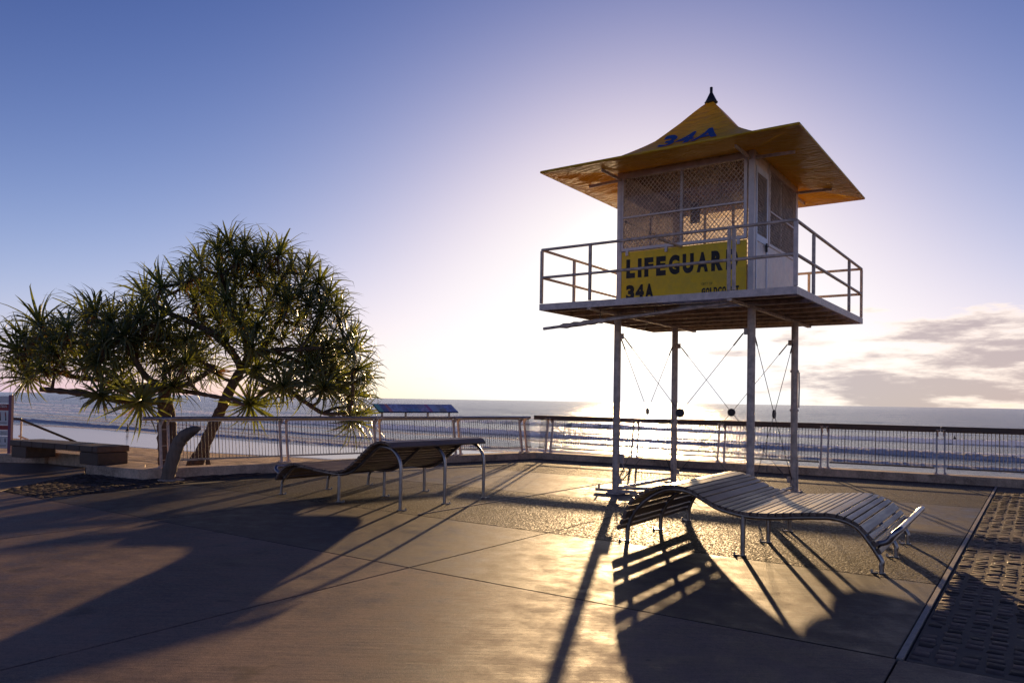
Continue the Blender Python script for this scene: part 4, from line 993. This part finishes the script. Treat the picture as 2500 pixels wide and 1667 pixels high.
headsR = layer([(1350, 235), (1265, 225), (1190, 265), (1440, 250), (1520, 275), (1110, 330), (1040, 375), (985, 430), (890, 440), (800, 500), (1590, 330), (1670, 360), (1730, 420), (1780, 490), (1830, 560), (1860, 640), (1890, 720), (1930, 800), (1950, 890), (1960, 970), (1930, 1050), (1940, 1140), (1920, 1195), (1290, 310), (1380, 330), (1470, 350), (1560, 400), (1640, 450), (1200, 370), (1120, 440), (1060, 510), (1240, 440), (1330, 430), (1420, 430), (1500, 470), (1590, 520), (1680, 540), (1740, 610), (1150, 540), (1250, 540), (1350, 540), (1450, 560), (1540, 620), (1640, 650), (1720, 700), (1790, 760), (1200, 640), (1310, 630), (1400, 660), (1830, 830), (1750, 830), (1640, 770), (1540, 740), (1450, 760), (1850, 920), (1780, 930), (1610, 905), (1690, 890), (1500, 860), (1560, 980), (1660, 980), (1760, 1010), (1850, 1010), (1480, 1000), (1350, 1095), (1090, 620), (1120, 700), (1400, 900), (1230, 740), (1100, 850), (1180, 920), (1380, 780)], -.95, .9)
headsR += layer([(1280, 360), (1450, 400), (1150, 470), (1350, 500), (1550, 540), (1650, 600), (1250, 600), (1450, 680), (1700, 800), (1550, 850), (1800, 870), (1650, 930), (1330, 700), (1200, 800)][::2], .9, 1.8)
tree('pandanus_tree', 'spreading pandanus tree with thin upright trunk, the lower left one behind the fence', (*tp(905, 1440, YL).to_2d(), -0.36),
     [([(905, 1475), (900, 1350), (893, 1230), (893, 1110), (905, 1010)], .155, .13, [0]*5), ([(950, 1470), (945, 1300), (935, 1150), (905, 1020)], .10, .10, [.25, .22, .15, .05])],
     [([(900, 1060), (820, 1078), (650, 1068), (500, 1038), (350, 1020), (220, 1008)], .10, .06, [0, -.1, -.3, -.4, -.5, -.6]),
      ([(895, 1010), (780, 1000), (660, 1012), (560, 960), (400, 940), (250, 890)], .09, .05, [0, .1, .3, .3, .2, .1]),
      ([(890, 1005), (800, 940), (745, 860), (700, 780), (620, 690)], .085, .05, [0, -.2, -.4, -.5, -.5]),
      ([(745, 850), (745, 790), (775, 720), (800, 660)], .06, .045, [-.4, -.3, -.1, 0]),
      ([(910, 1000), (1010, 985), (1100, 940), (1180, 880)], .08, .05, [0, .1, .3, .4]),
      ([(930, 1010), (1050, 1025), (1160, 1045), (1270, 1065), (1335, 1095)], .06, .035, [0, -.1, -.3, -.4, -.4]),
      ([(900, 1000), (900, 900), (930, 800), (960, 720)], .07, .045, [0, .3, .7, 1.0]),
      ([(560, 960), (480, 860), (440, 780)], .055, .04, [.3, .6, .9])],
     headsL, YL, (560, 1000, YL+.2), 5)
tree('pandanus_tree', 'taller domed pandanus tree with leaning trunk, on the right behind the fence', (*tp(1065, 1440, YR).to_2d(), -0.42),
     [([(1055, 1475), (1105, 1345), (1165, 1210), (1220, 1095), (1270, 985), (1322, 900)], .165, .12, [0]*6), ([(1010, 1475), (1060, 1380), (1110, 1330)], .09, .08, [0, 0, 0]), ([(1150, 1475), (1135, 1380), (1140, 1290)], .06, .06, [-.1, -.05, 0])],
     [([(1322, 900), (1265, 800), (1155, 700), (1050, 645), (940, 600), (850, 545), (810, 510)], .10, .045, [0, -.3, -.5, -.6, -.6, -.6, -.6]),
      ([(940, 600), (910, 540), (885, 490), (890, 440)], .05, .04, [-.6, -.6, -.5, -.5]),
      ([(1322, 905), (1355, 810), (1330, 700), (1290, 600), (1280, 480), (1290, 360)], .095, .045, [0, .2, .3, .3, .2, .1]),
      ([(1340, 880), (1420, 800), (1470, 720), (1530, 620), (1560, 500), (1540, 400)], .09, .045, [0, .2, .3, .2, .1, 0]),
      ([(1340, 900), (1430, 955), (1500, 985), (1600, 1030), (1690, 1092), (1775, 1140), (1900, 1138)], .085, .045, [0, -.2, -.4, -.5, -.5, -.4, -.3]),
      ([(1775, 1135), (1830, 1112), (1890, 1105)], .045, .035, [-.4, -.2, 0]),
      ([(1370, 830), (1500, 795), (1640, 790), (1760, 780)], .08, .045, [0, -.2, -.4, -.5]),
      ([(1640, 790), (1720, 690), (1760, 600)], .055, .04, [-.4, -.4, -.3]),
      ([(1500, 800), (1620, 850), (1740, 900), (1850, 960)], .06, .04, [-.2, .2, .5, .6]),
      ([(1290, 700), (1180, 600), (1120, 480), (1080, 420)], .06, .04, [.2, .4, .4, .3])],
     headsR, YR, (1400, 860, YR+.2), 9)
# bent log post
bx_, by_ = -6.38, 14.33
lgp = tag(empty('timber_bollard', (bx_, by_, 0)), 'bent weathered log post standing in the setts in front of the steel fence', 'post')
mb = MB(); P = catmull([(-.07, 0, -.05), (-.03, 0, .2), (.05, 0, .48), (.11, 0, .66), (.20, 0, .80), (.32, 0, .89), (.44, 0, .95), (.53, 0, .985)], 6)
mb.tube(P, [.128-.018*i/len(P)+.006*math.sin(i*1.3) if i < len(P)-15 else .112*(max(.02, (len(P)-1-i)/14))**.5 for i in range(len(P))], 14); mb.build('log', M['log'], lgp)
mb = MB(); mb.lathe([(0, .012), (.22, .012), (.235, .004), (.235, -.02)], n=24); mb.build('footing', M['kerb'], lgp)

# ------------------------------------------------------------------ bench, sign, beach handrail
bA, bB = V(-10.62, 16.90), V(-8.30, 15.52); bd_ = (bB-bA).normalized(); bn = V(-bd_.y, bd_.x); BL = (bB-bA).length
bench = tag(empty('block_bench', (*bA, 0.17), math.atan2(bd_.y, bd_.x)), 'low dark timber bench resting on two blocks on the concrete plinths', 'bench')
for a, b in ((-.28, .32), (BL-.34, BL+.30)):
    mb = MB(); mb.span((a, -.30, 0.0), (b, .34, .245)); mb.build('block', M['bench_dark'], bench, bevel=.015)
k = -.30
i = 0
while k < BL+.3:
    w = min(.445, BL+.32-k); mb = MB(); mb.span((k+.004, -.33, .25), (k+w-.004, .36, .375)); mb.build('seat_block', M['bench_dark'], bench, bevel=.018); k += .45
pw = tag(MB().prism([(-10.56, 17.38), (-9.2, 16.52), (-9.0, 16.8), (-10.4, 17.75)], -.6, .25).build('low_wall', M['kerb'], bevel=.01), 'short concrete wall behind the gap under the dark bench', 'wall')
sg = tag(empty('warning_sign', (-11.56, 17.57, .17), R(-8)), 'red and white warning sign on a post at the left edge', 'sign')
mb = MB(); mb.box((0, 0, .68), (.075, .07, 1.36)); mb.build('post', simple('plum_sign_post', (0.16, 0.045, 0.11), 0.45), sg); mb = MB(); mb.box((0, 0, .008), (.3, .24, .016)); mb.build('base_plate', M['galv'], sg)
mb = MB(); mb.box((-.62, 0, .68), (.075, .07, 1.36)); mb.build('post', bpy.data.materials['plum_sign_post'], sg)
def plate(z0, z1, mat, nm, y=-.012): mb = MB(); mb.span((-.585, y, z0), (-.036, y+.01, z1)); return mb.build(nm, mat, sg)
plate(1.17, 1.33, M['white'], 'header_plate'); rp_ = plate(1.0, 1.15, M['red'], 'title_plate'); wp_ = plate(.66, 1.0-.004, M['white'], 'notice_plate'); plate(.555, .656, M['red'], 'lower_band'); plate(.42, .55, M['white'], 'notice_plate'); lp_ = plate(.13, .41, M['white'], 'notice_plate')
spaced('ATTENTION', -.50, -.10, 1.065, 1.13, -.016, M['white'], 'lettering', .02, .2, rp_)
def pict(x, z, k, par, col):
    mb = MB(); mb.lathe([(0, .0), (.014, .0)], c=(0, 0, 0), n=10)
    mb = MB(); y = -.016
    pts_ = [(x+.016*math.cos(t*.785), y, z+.05+.016*math.sin(t*.785)) for t in range(8)]; mb.add(pts_, [tuple(range(8))]); mb.add([(x-.014, y, z+.03), (x+.014, y, z+.03), (x+.02, y, z-.03), (x-.008, y, z-.035)], [(0, 3, 2, 1)])
    mb.build('pictogram', col, par)
for x, z in ((-.13, .90), (-.27, .90), (-.41, .90)): pict(x, z, 0, wp_, M['red'] if x > -.3 else M['black_print'])
for x, z in ((-.12, .80), (-.26, .80), (-.40, .80)): pict(x, z, 0, wp_, M['black_print'])
for x, z in ((-.12, .30), (-.26, .30)): pict(x, z, 0, lp_, M['black_print'])
for z in (.72, .70, .46, .49, .20, .18):
    mb = MB(); mb.add([(-.5, -.016, z), (-.09, -.016, z), (-.09, -.016, z+.007), (-.5, -.016, z+.007)], [(0, 1, 2, 3)]); mb.build('text_line', M['black_print'], sg)
hr = tag(empty('beach_stair_rail', (-12.3, 19.0, 0)), 'dark handrail slanting down to the beach behind the bench', 'handrail')
q0, q1 = V(0, 0, .93), V(2.1, 1.5, -.30)
mb = MB(); mb.tube(catmull([q0+V(-.9, .1, 0), q0, lerp(q0, q1, .05), lerp(q0, q1, .5), q1], 5), .03, 8); mb.build('upper_tube', M['black_metal'], hr)
off = V(0, 0, -.42); mb = MB(); mb.tube([q0+off, q1+off], .022, 8); mb.build('lower_tube', M['galv'], hr)
for t in (.02, .5, .97):
    q = lerp(q0, q1, t); mb = MB(); mb.tube([q, q+V(0, 0, -1.35)], .022, 8); mb.build('rail_post', M['galv'], hr)

# ------------------------------------------------------------------ people on the shore
def person(name, label, loc, rz, pose):
    root = tag(empty(name, loc, rz), label, 'person'); 
    J, E_, Rr = pose
    me = bpy.data.meshes.new('body'); me.from_pydata(J, E_, []); o = link('body', me, root)
    sk = o.modifiers.new('skin', 'SKIN'); sk.use_smooth_shade = True
    lay = me.skin_vertices[0].data if me.skin_vertices else None
    if lay is None:
        bpy.context.view_layer.objects.active = o; 
    for v, r_ in zip(me.skin_vertices[0].data, Rr): v.radius = (r_, r_)
    me.skin_vertices[0].data[0].use_root = True
    o.modifiers.new('sub', 'SUBSURF').levels = 1; o.modifiers['sub'].render_levels = 2; me.materials.append(M['person_skin'])
    return root, o
walk_J = [(0, 0, .92), (0, 0, 1.12), (0.02, 0, 1.38), (0.04, 0, 1.48), (.07, 0, 1.58), (.08, 0, 1.70),
          (.02, .09, .88), (.16, .09, .50), (.02, .09, .14), (.12, .09, .03), (.0, -.09, .88), (-.02, -.09, .48), (-.04, -.09, .07), (.08, -.09, .03),
          (.02, .19, 1.37), (-.08, .22, 1.10), (.05, .22, .88), (.02, -.19, 1.37), (.10, -.22, 1.10), (.24, -.20, .93), (.085, .22, .82), (.275, -.20, .875)]
walk_E = [(0, 1), (1, 2), (2, 3), (3, 4), (4, 5), (0, 6), (6, 7), (7, 8), (8, 9), (0, 10), (10, 11), (11, 12), (12, 13), (2, 14), (14, 15), (15, 16), (2, 17), (17, 18), (18, 19), (16, 20), (19, 21)]
walk_R = [.13, .12, .135, .055, .085, .075, .09, .06, .042, .035, .09, .06, .042, .035, .065, .045, .035, .065, .045, .035, .03, .03]
pp = V(-64.3, 127.6)
pz = float(sand_z(.5*pp.x+.866*pp.y))
per, bo_ = person('person', 'lone person in dark shorts walking on the wet sand by the surf', (pp.x, pp.y, pz+.0), R(175), (walk_J, walk_E, walk_R))
mb = MB(); mb.tube([(0, .0, 1.0), (.01, 0, .92), (.02, 0, .84)], [.155, .175, .18], 12); mb.tube([(.02, .09, .86), (.10, .09, .68)], [.115, .105], 10); mb.tube([(0, -.09, .86), (-.01, -.09, .66)], [.115, .105], 10); mb.build('shorts', M['person_cloth'], per)
mb = MB(); mb.tube([(.06, 0, 1.60), (.065, 0, 1.68), (.07, 0, 1.75), (.07, 0, 1.775)], [.10, .112, .085, .03], 12); mb.build('hair', M['person_cloth'], per)
sx_ = 165.0; wl_ = V(.583*sx_, sx_)
per2, b2 = person('person', 'tiny distant person standing waist-deep in the surf at the right', (wl_.x, wl_.y, SEA_Z-.75), R(200), (walk_J, walk_E, walk_R))
mb = MB(); mb.tube([(0, 0, .86), (.0, 0, 1.1), (.02, 0, 1.36), (.03, 0, 1.46)], [.16, .15, .165, .08], 12); mb.build('wetsuit', M['person_cloth'], per2)
mb = MB(); mb.tube([(.06, 0, 1.60), (.065, 0, 1.68), (.07, 0, 1.75), (.07, 0, 1.775)], [.10, .112, .085, .03], 12); mb.build('hair', M['person_cloth'], per2)
